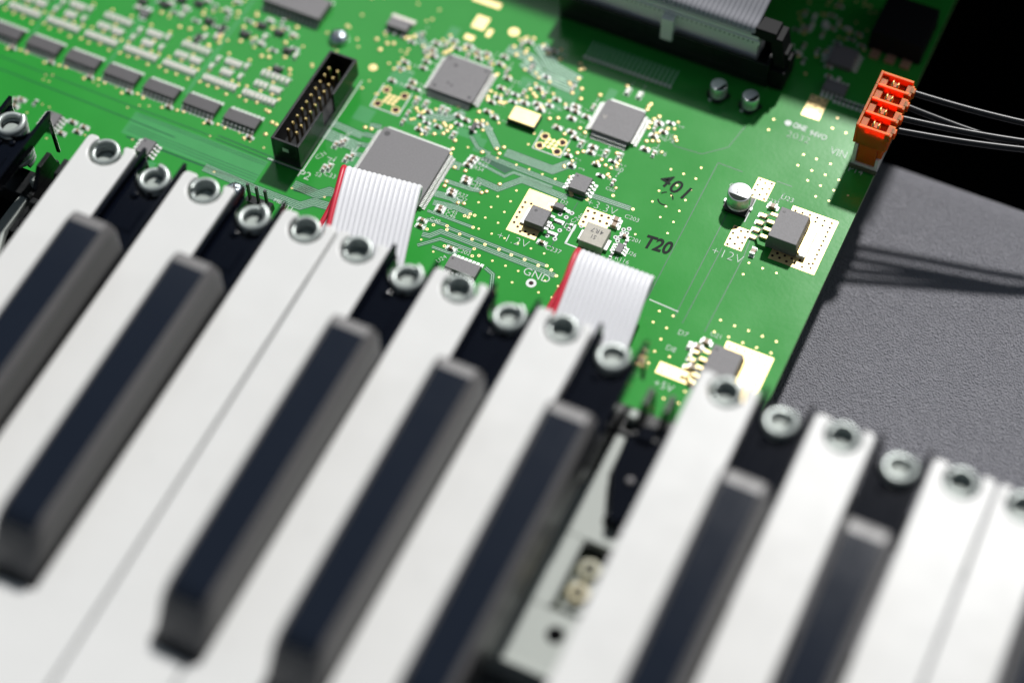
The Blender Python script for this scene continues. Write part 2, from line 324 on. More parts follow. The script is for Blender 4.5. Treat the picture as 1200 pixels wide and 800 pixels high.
OPEN_VIAS = [(-29.8, 36.2), (-28.6, 36.3), (-30.9, 35.1), (-29.8, 35.1), (-27.3, 32.7), (-33.1, 29.2), (-29.5, 29.3), (-25.9, 29.2), (-22.2, 29.1), (-18.3, 29.2), (-14.7, 29.0), (-11.0, 29.1), (-5.1, 29.7), (-1.6, 27.9), (-24.1, 26.7), (-23.6, 24.5), (-22.1, 25.3), (-31.4, 24.3), (-37.8, 27.2), (-36.9, 29.1), (-7.1, 28.9), (-3.5, 29.0), (-33.6, 30.3), (7.7, 55.3), (1.3, 57.2), (-4.3, 53.2), (-6.1, 47.5), (-6.9, 45.7), (-6.7, 41.2), (-6.7, 38.2), (-8.9, 38.3), (-8.8, 41.2), (-8.7, 45.9), (-2.2, 44.8), (8.1, 48.3), (9.3, 49.1), (8.2, 47.0), (9.3, 47.6), (7.2, 45.2), (8.2, 45.7), (8.1, 44.4)]
SMALL_VIAS = [(-29.5, 40.5), (-25.9, 40.5), (-22.1, 40.5), (-22.1, 44.3), (-22.1, 36.7), (-25.8, 36.8), (-25.8, 32.9), (-22.1, 32.9), (-18.5, 33.0), (-14.7, 33.0), (-11.0, 32.9), (-7.3, 32.9), (-33.2, 21.5), (-37.7, 23.6), (-18.3, 25.3), (-14.6, 25.3), (-11.0, 25.2), (-14.6, 21.4), (-10.9, 21.4), (-3.6, 25.3), (0.1, 25.2), (-3.6, 21.4), (0.1, 21.4), (-25.8, 55.8), (-22.1, 55.8), (-18.3, 55.8), (-14.6, 55.8), (-22.2, 48.1), (-25.8, 44.3), (-39.9, 55.7), (-25.8, 63.3), (-25.9, 67.2), (-31.3, 55.7), (11.6, 71.4), (15.2, 71.4), (18.7, 71.3), (18.6, 75.2), (11.3, 67.4), (15.1, 67.2), (18.9, 67.4), (11.5, 63.6), (15.1, 63.6), (18.9, 63.7), (11.3, 59.7), (15.1, 59.7), (18.8, 59.8), (15.1, 55.9), (18.8, 55.9), (18.8, 52.0), (11.4, 48.2), (45.0, 90.6), (48.9, 90.6), (45.2, 86.5), (48.9, 86.7), (52.7, 86.6), (45.2, 102.1), (49.0, 102.1), (41.4, 90.6), (45.4, 83.0), (49.0, 82.8), (52.7, 82.8), (56.6, 82.8), (49.1, 79.0), (52.7, 79.1), (30.0, 98.4), (30.0, 94.5), (41.3, 86.6), (45.2, 105.9), (29.8, 25.1), (29.8, 21.4), (29.8, 17.5), (29.8, 13.7), (44.9, 32.8), (48.6, 32.9), (52.3, 32.8), (56.0, 32.8), (41.0, 29.0), (44.8, 29.1), (48.6, 29.0), (52.2, 29.1), (56.0, 29.1), (41.1, 25.2), (33.7, 17.6), (37.1, 5.9), (40.9, 6.2), (40.9, 2.2), (41.0, 9.9), (41.1, 52.1), (44.9, 52.0), (48.6, 52.1), (41.1, 48.2), (26.2, 29.0), (29.9, 29.1), (26.1, 25.3), (41.1, 32.9), (5.9, 6.5), (8.0, 5.8), (-154.6, 28.3), (-154.9, 29.9), (-152.9, 28.4), (-153.2, 30.7), (-164.1, 35.1), (-151.6, 34.5), (-141.8, 33.3), (-139.9, 34.9), (-147.1, 34.8), (-145.2, 33.5), (-135.2, 34.3), (-150.2, 20.8), (-148.0, 20.8), (-128.8, 29.5), (-126.3, 31.5), (-123.8, 32.4), (-127.0, 34.7), (-133.1, 33.6), (-140.0, 32.9), (-142.9, 11.4), (-121.9, 20.6), (-152.4, 16.6), (-134.3, 18.5), (-134.2, 16.6), (-103.8, 30.3), (-97.2, 34.5), (-94.9, 33.2), (-93.2, 33.2), (-88.9, 32.9), (-75.7, 24.2), (-66.6, 25.2), (-96.8, 20.3), (-64.3, 27.5), (-110.9, 39.8), (-133.5, 37.6), (-87.0, 70.7), (-82.4, 74.5), (-77.4, 81.2), (-71.1, 78.1), (-70.5, 61.7), (-74.1, 65.0), (-66.2, 73.6), (-88.6, 80.2), (-69.6, 90.7), (-68.2, 95.9), (-74.5, 95.4)]
b = MB()
for x, y in TEST_PADS: b.lathe(x, y, [(0.62, 0.03), (0.58, 0.12), (0.30, 0.20)], M_GOLD, 12)
b.build('test_points', board, kind='stuff', smooth=60)
b = MB()
for x, y in OPEN_VIAS:
    r_ = 0.62 if x > -12 and y < 50 and x < 12 and y > 36 else 0.44
    b.ring(x, y, r_*0.42, r_, 0.05, M_GOLD if r_ < .5 else M_SILK, 14); b.disc(x, y, r_*0.44, 0.045, M_HOLE, 10)
for x, y in SMALL_VIAS:
    b.ring(x, y, 0.1, 0.30, 0.045, M_GOLD, 10); b.disc(x, y, 0.11, 0.04, M_BARE, 8)
b.build('plated_vias', board, kind='stuff')
b = MB(); b.ring(-6.45, 23.2, 0.62, 1.35, 0.05, M_SILK, 24); b.disc(-6.45, 23.2, 0.64, 0.04, M_HOLE, 16); b.build('ground_hole', board)
b = MB(); b.ring(-75.3, 69.6, 0.4, 1.15, 0.05, M_GOLD, 24); b.disc(-75.3, 69.6, 0.4, 0.05, M_GOLD, 12); b.build('fiducial_mark', board)
b = MB(); b.ring(-45.9, 97.2, 0.5, 1.5, 0.05, M_GOLD, 24); b.disc(-45.9, 97.2, 0.5, 0.05, M_GOLD, 12); b.build('fiducial_mark', board)

# ---- gold pads with drilled holes
def gold_pad(pts, holes=(), hr=0.36, z=0.06):
    q = MB(); q.prism(pts, 0.0, z, M_GOLD); o = q.build('gold_pad', board)
    if holes:
        h = MB()
        for x, y in holes: h.disc(x, y, hr, z+0.012, M_HOLE, 12)
        h.build('drill_holes', o, kind='stuff')
    return o
def rp(x0, x1, y0, y1): return [(x0, y0), (x1, y0), (x1, y1), (x0, y1)]
def quinc(x0, x1, y0, y1): 
    mx = (x0+x1)/2; dy = (y1-y0)/3
    return [(x0+.7, y0+.6+k*(y1-y0-1.2)/3) for k in range(4)] + [(x1-.7, y0+.6+k*(y1-y0-1.2)/3) for k in range(4)] + [(mx, y0+1.5+k*(y1-y0-2.6)/2) for k in range(3)]
gold_pad(rp(33.4, 38.0, 71.9, 78.6), quinc(33.4, 38.0, 71.9, 78.6))
gold_pad(rp(33.3, 38.0, 54.6, 61.6), quinc(33.3, 38.0, 54.6, 61.6))
HU = [(55.9, 72.6-1.55*k) for k in range(11)] + [(53.9, 72.6), (51.9, 72.7), (49.9, 72.7), (47.9, 72.6), (46, 72.5), (54.0, 70.9), (51.9, 71.3)] + [(53.8, 56.6), (51.6, 56.7), (49.6, 56.5), (47.6, 56.8), (45.7, 56.7), (46.6, 57.9), (48.6, 58), (50.5, 57.9), (52.6, 58.2), (55, 58.2)]
gold_pad(rp(44.9, 57.4, 55.5, 73.8), HU, 0.36)
gold_pad(rp(44.9, 57.3, 9.6, 27.9), [(x, y-45.9) for x, y in HU], 0.32)
gold_pad(rp(32.2, 42.2, 11.9, 15.4), [(33.6+1.3*k, 12.9+1.5*(k % 2)) for k in range(7)], 0.22)
gold_pad(rp(-19.4, -11.2, 35.6, 50.1), [(-18.5, 45.6-1.75*k) for k in range(4)] + [(-18.4, 38.6), (-16.9, 45.8), (-17, 37.7)] + [(-15.8+1.2*k, 36.6+.5*(k % 2)) for k in range(4)], 0.38)
gold_pad(rp(-3.3, 4.1, 44.9, 51.0), [(-2.6, 49.9), (-.8, 50.0), (1.2, 50.0), (3.1, 50.1), (-2.4, 47.9), (-.4, 48.2), (1.5, 48.2), (3.4, 48.2), (-2.3, 46.2)], 0.42)
gold_pad(rp(36.0, 41.0, 103.0, 110.8), quinc(36, 41, 103, 110.8), 0.3)
gold_pad(rp(-57.6, -53.8, 94.0, 98.8)); gold_pad(rp(-57.6, -54.8, 89.4, 91.2)); gold_pad(rp(-61.6, -53.2, 103.0, 105.0)); gold_pad(rp(-52.6, -51.2, 92.6, 95.4))
def four_holes(cx, cy, w_, h_):
    q = MB(); m_ = 1.5
    for x, y in ((cx-w_/2, cy+h_/2), (cx+w_/2, cy+h_/2), (cx-w_/2, cy-h_/2), (cx+w_/2, cy-h_/2)):
        q.disc(x, y, 0.95, 0.075, M_HOLE, 18); q.ring(x, y, 0.95, 1.2, 0.08, M_GOLD, 18)
    for i in range(3):
        for j in range(3): q.disc(cx-1.3+1.3*i+.2*(j-1), cy-1.2+1.2*j, 0.52, 0.085+.002*i, M_GOLD, 10)
    q.strip([(cx-w_/2-m_, cy-h_/2-m_), (cx+w_/2+m_, cy-h_/2-m_)], .3, 0.07, M_SILK); q.strip([(cx-w_/2-m_, cy+h_/2+m_), (cx-w_/2-m_, cy-h_/2-m_)], .3, 0.066, M_SILK)
    q.strip([(cx+w_/2+m_, cy-h_/2-m_), (cx+w_/2+m_, cy+h_/2+m_)], .3, 0.066, M_SILK)
    q.build('debug_socket_pads', board)
four_holes(-65.7, 61.6, 5.4, 5.3); four_holes(-20.4, 65.9, 5.0, 3.4)

# ---- small chips (shared meshes)
def smd(name, w_, h_, z_, body, end, e=0.28, pad=0.0):
    q = MB(); q.cbox(0, 0, w_-2*e, h_*0.94, 0.05, z_*0.96, body, .03)
    for s in (-1, 1): q.cbox(s*(w_/2-e/2), 0, e, h_, 0.05, z_, end, .03)
    for s in (-1, 1): q.cbox(s*(w_/2+.05), 0, e+.45, h_+.15, 0.0, 0.12, M_TINDULL, .05)
    return q.mesh(name)
ME_C = smd('capacitor', 1.6, 0.8, 0.75, M_CERAM, M_TIN, 0.36); ME_C2 = smd('capacitor_large', 2.2, 1.35, 1.1, M_CERAM, M_TIN, 0.5)
ME_R = smd('resistor', 1.6, 0.8, 0.5, M_EPOXYD, M_TIN, 0.38); ME_RC = smd('resistor_cream', 1.7, 0.95, 0.8, M_CREAM, M_TIN, 0.42)
def sot():
    q = MB(); q.cbox(0, 0, 2.9, 1.35, 0.12, 1.05, M_EPOXYD, .12)
    for x, s in ((-0.95, -1), (0.95, -1), (0, 1)): q.box(x-.22, x+.22, min(s*.6, s*1.3), max(s*.6, s*1.3), 0.05, 0.3, M_TIN)
    return q.mesh('transistor')
ME_T = sot()
SMD_CX = [(-36.8, 53.1), (-37.0, 51.9), (-37.3, 50.3), (-35.6, 46.2), (-35.4, 45.1), (-37.3, 41.0), (-37.1, 39.9), (-37.6, 34.9), (-37.5, 33.9), (-29.5, 24.3), (-40.1, 29.2), (-39.8, 27.3), (-9.2, 35.7), (-19.7, 80.3), (-18.9, 78.6), (-19.0, 76.1), (-29.3, 76.7), (-27.8, 75.3), (-32.6, 75.6), (-21.1, 71.6), (-9.9, 69.6), (-9.7, 67.7), (2.8, 84.3), (3.2, 79.7), (-17.1, 71.8), (2.9, 74.7), (-15.6, 78.2), (-63.3, 84.6), (-63.3, 82.1), (-63.0, 77.6), (-62.8, 75.2), (-63.2, 69.6), (-63.2, 67.6), (-46.8, 64.1), (-44.3, 63.7), (-40.4, 68.7), (-40.8, 72.2), (-40.4, 81.4), (-40.5, 77.6), (-68.4, 67.6), (-44.4, 87.9), (-51.8, 86.5), (-49.1, 86.9), (-54.8, 87.3), (-140.2, 14.5), (-139.4, 19.0), (-136.5, 16.8), (-135.7, 18.8), (-156.6, 17.1), (-157.2, 19.0), (-156.1, 19.8)]
SMD_CY = [(-13.2, 69.3), (-6.0, 69.1), (-2.3, 69.6), (-9.0, 90.8), (-5.6, 90.9), (-59.2, 64.1), (-56.6, 64.1), (-51.9, 64.2), (-50.3, 64.1), (-45.2, 57.7), (-52.3, 56.0), (-72.0, 41.7), (-71.0, 42.9), (-70.4, 43.6), (-67.3, 38.8), (-66.3, 40.0), (-71.1, 33.5), (-70.0, 34.4)]
SMD_RX = [(8.5, 39.5), (-144.4, 61.4), (-134.4, 64.2), (-131.9, 64.2), (-127.4, 64.0), (-132.2, 66.7), (-125.2, 70.5), (-121.3, 70.9), (-121.3, 64.5), (-122.2, 59.8), (-136.1, 68.7), (-128.2, 71.8), (-109.4, 64.2), (-107.0, 64.2), (-102.8, 63.6), (-107.2, 66.7), (-114.1, 70.1), (-108.7, 72.6), (-105.5, 73.5), (-100.4, 70.7), (-97.7, 66.5), (-96.3, 64.3), (-103.8, 72.0), (-120.5, 75.0), (-120.0, 68.6), (-137.1, 66.5), (-139.9, 65.8), (-119.5, 61.3)]
SMD_RY = [(5.3, 50.1), (5.5, 48.3), (-4.7, 43.2), (10.3, 44.6), (-152.2, 20.4)]
SMD_T = [(-41.3, 61.9), (-144.5, 63.9), (-138.1, 65.5), (-129.8, 69.8), (-124.0, 65.3), (-119.3, 64.2), (-123.7, 58.5), (-134.9, 69.0), (-109.9, 70.0), (-104.4, 69.7), (-112.7, 65.3), (-99.1, 65.0), (-98.4, 58.0)]
def jit(): return R(random.uniform(-2.5, 2.5))
for i, (x, y) in enumerate(SMD_CX): inst(ME_C if i % 4 else ME_C2 if y < 35 and x > -20 else ME_C, 'capacitor', board, (x, y), jit())
for x, y in SMD_CY: inst(ME_C, 'capacitor', board, (x, y), R(90)+jit())
for i, (x, y) in enumerate(SMD_RX): inst((ME_R, ME_RC)[i % 2], 'resistor', board, (x, y), (0 if i % 3 else R(90))+jit())
for x, y in SMD_RY: inst(ME_R if x != 5.3 and x != 5.5 else ME_C2, 'resistor', board, (x, y), R(90) if x not in (5.3, 5.5) else 0)
for x, y in SMD_T: inst(ME_T, 'transistor', board, (x, y), R(random.choice((0, 90, 180)))+jit())
# the crowded rings of parts round the square chips
random.seed(23)
CROWD = []
def crowd(x0, x1, y0, y1, n, avoid):
    done = 0
    for _ in range(n*12):
        if done >= n: break
        x, y = random.uniform(x0, x1), random.uniform(y0, y1)
        if any(ax0 < x < ax1 and ay0 < y < ay1 for ax0, ax1, ay0, ay1 in avoid): continue
        if any((x-q[0])**2+(y-q[1])**2 < 4.2 for q in CROWD+SMD_CX+SMD_CY+SMD_T+SMD_RY): continue
        if any((x-q[0])**2+(y-q[1])**2 < 1.6 for q in TEST_PADS+OPEN_VIAS): continue
        CROWD.append((x, y, 0 if len(CROWD) % 3 else 90)); done += 1
AV = [(-61, -42, 65.5, 84), (-15, 1.5, 71, 87.5), (-64.5, -41, 28, 54), (-35, -25.5, 66.5, 74), (-71, -60.4, 56.5, 66.8), (-25, -15.5, 62, 69.5), (-12.5, -3, 52.5, 60.5), (-59, -50.5, 88.5, 105.6)]
crowd(-70, -60, 66, 86, 8, AV); crowd(-62, -44, 83.5, 88, 6, AV); crowd(-42.5, -37, 62, 84, 5, AV); crowd(-62, -42, 55, 66, 8, AV); crowd(-27, -15, 70, 86, 6, AV); crowd(1.5, 6, 72, 86, 4, AV); crowd(-16, 0, 61, 71, 5, AV); crowd(-37, -27, 73.5, 82, 5, AV); crowd(-50, -30, 86, 98, 6, AV)
for k, (x, y, a) in enumerate(CROWD): inst((ME_C, ME_R, ME_C)[k % 3], ('capacitor', 'resistor', 'capacitor')[k % 3], board, (x, y), R(a)+jit())
for x, y in ((9.2, 46.4), (40.9, 55.5), (40.3, 71.0), (-6.8, 64.6)): inst(ME_C2 if x > 40 else ME_C, 'capacitor', board, (x, y), R(90) if x > 40.5 else 0)
for x, y, a in ((39.2, 22.9, 0), (40.4, 25.2, 0), (38.3, 20.2, 90), (40.2, 16.9, 0), (37.0, 22.6, 90)): inst(ME_C2 if a == 0 else ME_RC, 'capacitor', board, (x, y), R(a))

# ---- chips with rows of leads
def leads(q, x, y, ax, s, reach, z_=0.9, wd=0.42, m=M_TIN):
    """one gull-wing lead starting at the package side and stepping down to the board; ax = 'x' or 'y'"""
    a0, a1, a2 = 0, s*reach*.42, s*reach
    for u0, u1, zz0, zz1 in ((a0, a1, z_, z_+.16), (a1, a1+s*.16, .1, z_+.16), (a1, a2, .06, .24)):
        lo, hi = min(u0, u1), max(u0, u1)
        if ax == 'x': q.box(x+lo, x+hi, y-wd/2, y+wd/2, zz0, zz1, m)
        else: q.box(x-wd/2, x+wd/2, y+lo, y+hi, zz0, zz1, m)
def soic(cx, cy, lx, ly, n, axis, h=1.55, pitch=1.27, reach=1.15, name='chip', body=M_EPOXY, wd=0.58, dot=True, label=None):
    """leads leave the sides facing +-axis"""
    g = empty(name, (cx, cy, 0)); g.parent = board
    if label: g['label'] = label
    q = MB(); q.cbox(0, 0, lx, ly, 0.12, h*.55, body); q.box(-lx/2, lx/2, -ly/2, ly/2, h*.55+.0, h, body, .12)
    o = q.build('package', g)
    if dot: d = MB(); d.disc(-lx/2+.9, ly/2-.9 if ly > 3 else ly/2-.7, 0.32, h+.01, M_EPOXYD, 14); d.build('pin_mark', g)
    q = MB()
    for k in range(n):
        t = (k-(n-1)/2)*pitch
        for s in (-1, 1):
            if axis == 'y': q.cbox(t, s*(ly/2+reach*.9), wd+.22, reach*.9, 0, .08, M_TINDULL)
            else: q.cbox(s*(lx/2+reach*.9), t, reach*.9, wd+.22, 0, .08, M_TINDULL)
            if axis == 'y': leads(q, t, s*ly/2, 'y', s, reach, h*.45, wd)
            else: leads(q, s*lx/2, t, 'x', s, reach, h*.45, wd)
    q.build('leads', g, kind='stuff')
    return g
row0 = soic(-98.3, 38.2, 9.9, 3.9, 8, 'y', name='chip', body=M_EPOXYM, label='dark grey chip of the slanted row of identical sixteen-pin chips')
def kids(cx, cy):
    pass
for k in range(1, 8):
    c = copy_tree(row0, board); c.location = ((-98.3-12.4*k)*S, 38.2*S, 0)
def pack_row(x0, x1, y, n, me, nm, rz=90):
    for k in range(n): inst(me, nm, board, (x0+(x1-x0)*k/max(1, n-1), y), R(rz))
for k in range(0, 8):
    cx = -98.3-12.4*k
    if k % 2 == 0:
        pack_row(cx-4.4, cx+4.6, 47.3, 8, ME_RC, 'resistor'); pack_row(cx-3.0, cx-0.2, 51.4, 3, ME_RC, 'resistor'); pack_row(cx+1.6, cx+4.0, 51.4, 3, ME_RC, 'resistor'); pack_row(cx-3.0, cx+4.4, 55.3, 6, ME_RC, 'resistor')
    else:
        pack_row(cx-4.3, cx+4.9, 47.3, 8, ME_RC, 'resistor'); pack_row(cx-1.0, cx+1.4, 51.2, 3, ME_RC, 'capacitor'); pack_row(cx-1.6, cx+2.2, 54.9, 4, ME_RC, 'capacitor')
        for x, y in ((-4.6, 51.3), (-4.2, 54.4), (4.1, 55.3), (4.3, 51.4)): inst(ME_RC, 'capacitor', board, (cx+x, y), R(90))
    inst(ME_C, 'capacitor', board, (cx+4.4, 34.3), 0)
b = MB()
for k in range(0, 8):
    cx = -98.3-12.4*k
    for x, y in ((-5.2, 45.2), (-2.6, 44.9), (0.3, 45.3), (3.9, 44.6), (-4.8, 49.6), (2.6, 49.4), (-.8, 49.7), (4.9, 49.1), (-3.4, 34.2), (-5.6, 34.4), (2.9, 33.3), (3.4, 57.6), (-2.6, 57.4), (0.8, 53.3)):
        b.lathe(cx+x+random.uniform(-.3, .3), y+random.uniform(-.3, .3), [(0.50, 0.03), (0.46, 0.10), (0.2, 0.16)], M_GOLD, 10)
b.build('test_points', board, kind='stuff', smooth=60)
soic(-104.5, 80.6, 17.9, 7.5, 14, 'y', h=2.5, name='chip', label='long black chip cut off by the top edge of the photo')
soic(-144.4, 16.7, 3.9, 4.9, 4, 'x', h=1.5, label='small eight-pin chip behind the left flange'); soic(-116.8, 19.3, 3.9, 4.9, 4, 'x', h=1.5, label='small eight-pin chip behind the notch of a white key')
soic(-7.6, 56.2, 5.0, 5.2, 4, 'x', h=1.9, label='small black eight-pin chip above the +3.3V pad')
soic(-23.9, 19.7, 8.6, 4.0, 8, 'y', h=1.55, pitch=1.1, label='slim grey chip half hidden by a white key')
soic(9.7, 42.0, 1.9, 3.0, 3, 'x', h=1.1, pitch=0.95, reach=0.9, wd=0.5, dot=False, label='tiny six-legged chip right of the grey inductor')
soic(-9.8, 47.6, 2.8, 1.7, 1, 'x', h=1.2, reach=1.2, wd=0.8, dot=False, name='diode')
soic(39.4, 125.7, 7, 7, 5, 'x', h=1.6); soic(41.2, 114.6, 6.4, 4.0, 5, 'y', h=1.5)
soic(-141.6, 60.4, 3, 1.6, 2, 'y', h=1.1, dot=False)
# tab package near the top edge
g = empty('voltage_regulator', (-75.4, 86.0, 0)); g.parent = board
q = MB(); q.cbox(0, -.6, 6.5, 3.6, .1, 1.7, M_EPOXY, .2); q.build('package', g)
q = MB(); q.box(-3.6, 3.6, 1.6, 3.0, 0.02, 0.55, M_CREAM); q.build('metal_tab', g)
q = MB()
for x in (-2.3, 0, 2.3): q.box(x-.4, x+.4, -3.6, -2.3, .05, .4, M_TIN)
q.build('leads', g, kind='stuff')

def qfp(cx, cy, w_, h_, z_, pitch, name, label, marks, reach=1.5, dots=()):
    g = empty(name, (cx, cy, 0)); g.parent = board; g['label'] = label
    q = MB(); c = .5
    for s0, s1, za, zb in ((0.10, 0.0, .25, z_*.5), (0.0, 0.12, z_*.5, z_)):
        A = [(-w_/2+c, -h_/2), (w_/2-c, -h_/2), (w_/2, -h_/2+c), (w_/2, h_/2-c), (w_/2-c, h_/2), (-w_/2+c, h_/2), (-w_/2, h_/2-c), (-w_/2, -h_/2+c)]
        f0 = lambda p, s: (p[0]*(1-2*s/w_), p[1]*(1-2*s/h_))
        V = [(*f0(p, s0), za) for p in A] + [(*f0(p, s1), zb) for p in A]
        q.add(V, [tuple(range(7, -1, -1)), tuple(range(8, 16))] + [(i, (i+1) % 8, 8+(i+1) % 8, 8+i) for i in range(8)], M_EPOXY)
    q.build('package', g)
    q = MB(); nx = int((w_-1.6)/pitch); ny = int((h_-1.6)/pitch)
    for k in range(nx+1):
        t = -(nx*pitch)/2+k*pitch
        for s in (-1, 1): leads(q, t, s*h_/2, 'y', s, reach, z_*.42, pitch*.5)
    for k in range(ny+1):
        t = -(ny*pitch)/2+k*pitch
        for s in (-1, 1): leads(q, s*w_/2, t, 'x', s, reach, z_*.42, pitch*.5)
    q.build('leads', g, kind='stuff')
    for x, y, r_ in dots:
        q = MB(); q.disc(x, y, r_, z_+.012, M_EPOXYD, 18); q.build('pin_mark', g)
    for t_, x, y, h2, a in marks: text(t_, x, y, h2, M_EPOXYD if t_ != 'V' else M_IND, z_+.012, g, a, center=True)
    return g
QBIG = qfp(-52.6, 41.5, 19.8, 20.0, 2.0, 0.5, 'processor_chip', 'largest square grey chip, partly covered by the first ribbon cable', [], 1.6, [(-8.0, 8.0, .85)])
qfp(-51.5, 74.8, 13.6, 13.2, 1.8, 0.5, 'square_chip', 'square grey chip with a dot in three of its corners, behind the largest chip', [], 1.4, [(-5.5, 5.3, .5), (5.4, 5.2, .5), (-5.2, -5.0, .5), (5.2, -5.1, .5), (-3.0, 3.6, .6), (-2.2, -2.8, .4), (-1.0, -3.2, .4)])
qfp(-6.9, 79.3, 11.5, 11.5, 1.8, 0.5, 'square_chip', 'square grey chip at the edge of the shadow, pale tick mark on top', [('V', -3.7, -1.0, 1.4, 10)], 1.6, [])
# quartz can
g = empty('quartz_crystal', (-30.2, 70.3, 0)); g.parent = board
q = MB(); q.cbox(0, 0, 8.0, 5.2, .05, 1.1, M_EPOXYD); q.build('ceramic_base', g, bevel=.1)
q = MB(); q.cbox(0, 0, 7.6, 4.8, 1.1, 1.6, M_GOLD); q.build('metal_lid', g, bevel=.12)

# ---- power devices
def to263(cx, cy, label):
    g = empty('voltage_regulator', (cx, cy, 0)); g.parent = board; g['label'] = label
    q = MB(); q.add([(-4.3, -5.1, .25), (3.8, -5.1, .25), (3.8, 5.2, .25), (-4.3, 5.1, .25), (-4.3, -5.1, 2.6), (4.1, -5.1, 2.6), (4.1, 5.2, 2.6), (-4.3, 5.1, 2.6),
        (-4.0, -4.9, 5.0), (3.6, -4.9, 5.0), (3.6, 5.0, 5.0), (-4.0, 5.0, 5.0)],
        [(3, 2, 1, 0), (0, 1, 5, 4), (1, 2, 6, 5), (2, 3, 7, 6), (3, 0, 4, 7), (4, 5, 9, 8), (5, 6, 10, 9), (6, 7, 11, 10), (7, 4, 8, 11), (8, 9, 10, 11)], M_EPOXY)
    q.build('package', g, bevel=.1)
    q = MB(); q.disc(-2.9, 3.7, .48, 5.015, M_EPOXYD, 18); q.build('pin_mark', g)
    q = MB(); q.box(4.0, 6.4, -4.9, 4.9, .08, 1.35, M_TIN); q.box(4.12, 4.75, -5.0, 5.0, 1.36, 2.3, M_GOLDPIN); q.build('metal_tab', g, bevel=.15)
    for k in range(4):
        q = MB(); y = 3.75-2.5*k
        q.box(-6.2, -4.3, y-.5, y+.5, 1.9, 2.4, M_GOLD); q.add([(-6.2, y-.5, 1.9), (-6.2, y+.5, 1.9), (-6.2, y+.5, 2.4), (-6.2, y-.5, 2.4), (-7.3, y-.5, .1), (-7.3, y+.5, .1), (-7.3, y+.5, .6), (-7.3, y-.5, .6)],
            [(0, 1, 2, 3), (7, 6, 5, 4), (3, 2, 6, 7), (0, 4, 5, 1), (0, 3, 7, 4), (1, 5, 6, 2)], M_TIN)
        q.box(-9.0, -7.3, y-.55, y+.55, .06, .55, M_GOLD); q.cbox(-8.4, y, 2.2, 1.5, 0, .12, M_TINDULL); q.build('lead', g, bevel=.08)
    return g
U23 = to263(47.2, 63.6, 'thick black regulator with gold legs on the big pad beside the +12V mark')
to263(47.2, 17.7, 'thick black regulator half covered by a white key on the lower gold pad')
g = empty('voltage_regulator', (-13.0, 41.5, 0)); g.parent = board; g['label'] = 'black regulator on the tall gold pad beside the +1.2V mark'
q = MB(); q.box(-2.9, 2.7, -2.9, 3.0, .2, 2.3, M_EPOXY, .2); q.build('package', g, bevel=.1)
q = MB(); q.disc(-1.2, 1.4, .45, 2.31, M_EPOXYD, 18); q.build('pin_mark', g)
q = MB(); q.box(-4.0, -2.9, -2.6, 2.7, .07, .6, M_TIN); q.build('metal_tab', g, bevel=.12)
for y in (2.1, 0, -2.1):
    q = MB(); L_ = 6.0 if y else 3.6
    q.box(2.7, 3.7, y-.35, y+.35, 1.0, 1.35, M_TIN); q.box(3.6, 3.85, y-.35, y+.35, .2, 1.35, M_TIN); q.box(3.6, L_, y-.4, y+.4, .1, .42, M_TIN); q.cbox(L_-.6, y, 2.0, 1.3, 0, .1, M_TINDULL); q.build('lead', g, bevel=.06)
g = empty('inductor', (2.8, 41.8, 0)); g.parent = board; g['label'] = 'square grey inductor at the end of the second ribbon cable'
q = MB(); q.cbox(0, 0, 6.5, 6.4, .15, 2.9, M_IND); q.build('package', g, bevel=.25)
q = MB(); q.box(3.25, 4.2, -1.9, 1.4, .08, .9, M_TIN); q.box(-4.2, -3.25, -1.6, 1.6, .08, .9, M_TIN); q.build('terminal', g, bevel=.1)
text('4R7', 0.2, 1.9, 1.35, M_EPOXYD, 2.915, g, 180, center=True, thin=.01, spacing=1.15); text('S1', -0.1, -.2, 1.2, M_EPOXYD, 2.915, g, 180, center=True, thin=.01)

def ecap(cx, cy, r_, h_, label, seg=True, rot=0):
    g = empty('electrolytic_capacitor', (cx, cy, 0), R(rot)); g.parent = board; g['label'] = label
    q = MB(); w2 = r_*1.06; c = .8
    q.prism([(-w2, -w2+c), (-w2+c, -w2), (w2, -w2), (w2, w2), (-w2+c, w2), (-w2, w2-c)], .15, 1.0, M_BLACK); q.build('plastic_base', g, bevel=.08)
    q = MB(); q.lathe(0, 0, [(r_*.96, 1.0), (r_*.98, 1.3), (r_*.9, 1.7), (r_*.98, 2.0), (r_, 2.3), (r_, h_-.35), (r_*.97, h_-.12), (r_*.90, h_)], M_ALU, 36); q.build('can', g, smooth=35)
    q = MB(); a0 = math.acos(.44)
    P = [(r_*.9*math.sin(t), -r_*.9*math.cos(t)) for t in [-a0+2*a0*k/20 for k in range(21)]]
    q.prism(P, h_, h_+.02, M_INK); q.build('polarity_mark', g)
    q = MB()
    for s in (-1, 1): q.box(s*r_*1.06-.5, s*r_*1.06+.5, -.45, .45, .03, .5, M_TIN)
    q.build('terminal', g)
    return g
EC = ecap(31.9, 67.9, 3.15, 5.8, 'silver can capacitor with a black segment, beside the +12V pads')
text('J 1', .1, 1.35, .85, M_INK, 5.82, EC, center=True, thin=.01); text('22LV', .1, .25, .85, M_INK, 5.83, EC, center=True, thin=.01); text('69S', .1, -.82, .85, M_INK, 5.83, EC, center=True, thin=.01)
ecap(13.4, 99.6, 2.3, 4.8, 'left one of two small can capacitors in the shadow below the latch', rot=60)
ecap(22.5, 99.6, 2.3, 4.8, 'right one of two small can capacitors in the shadow below the latch', rot=60)

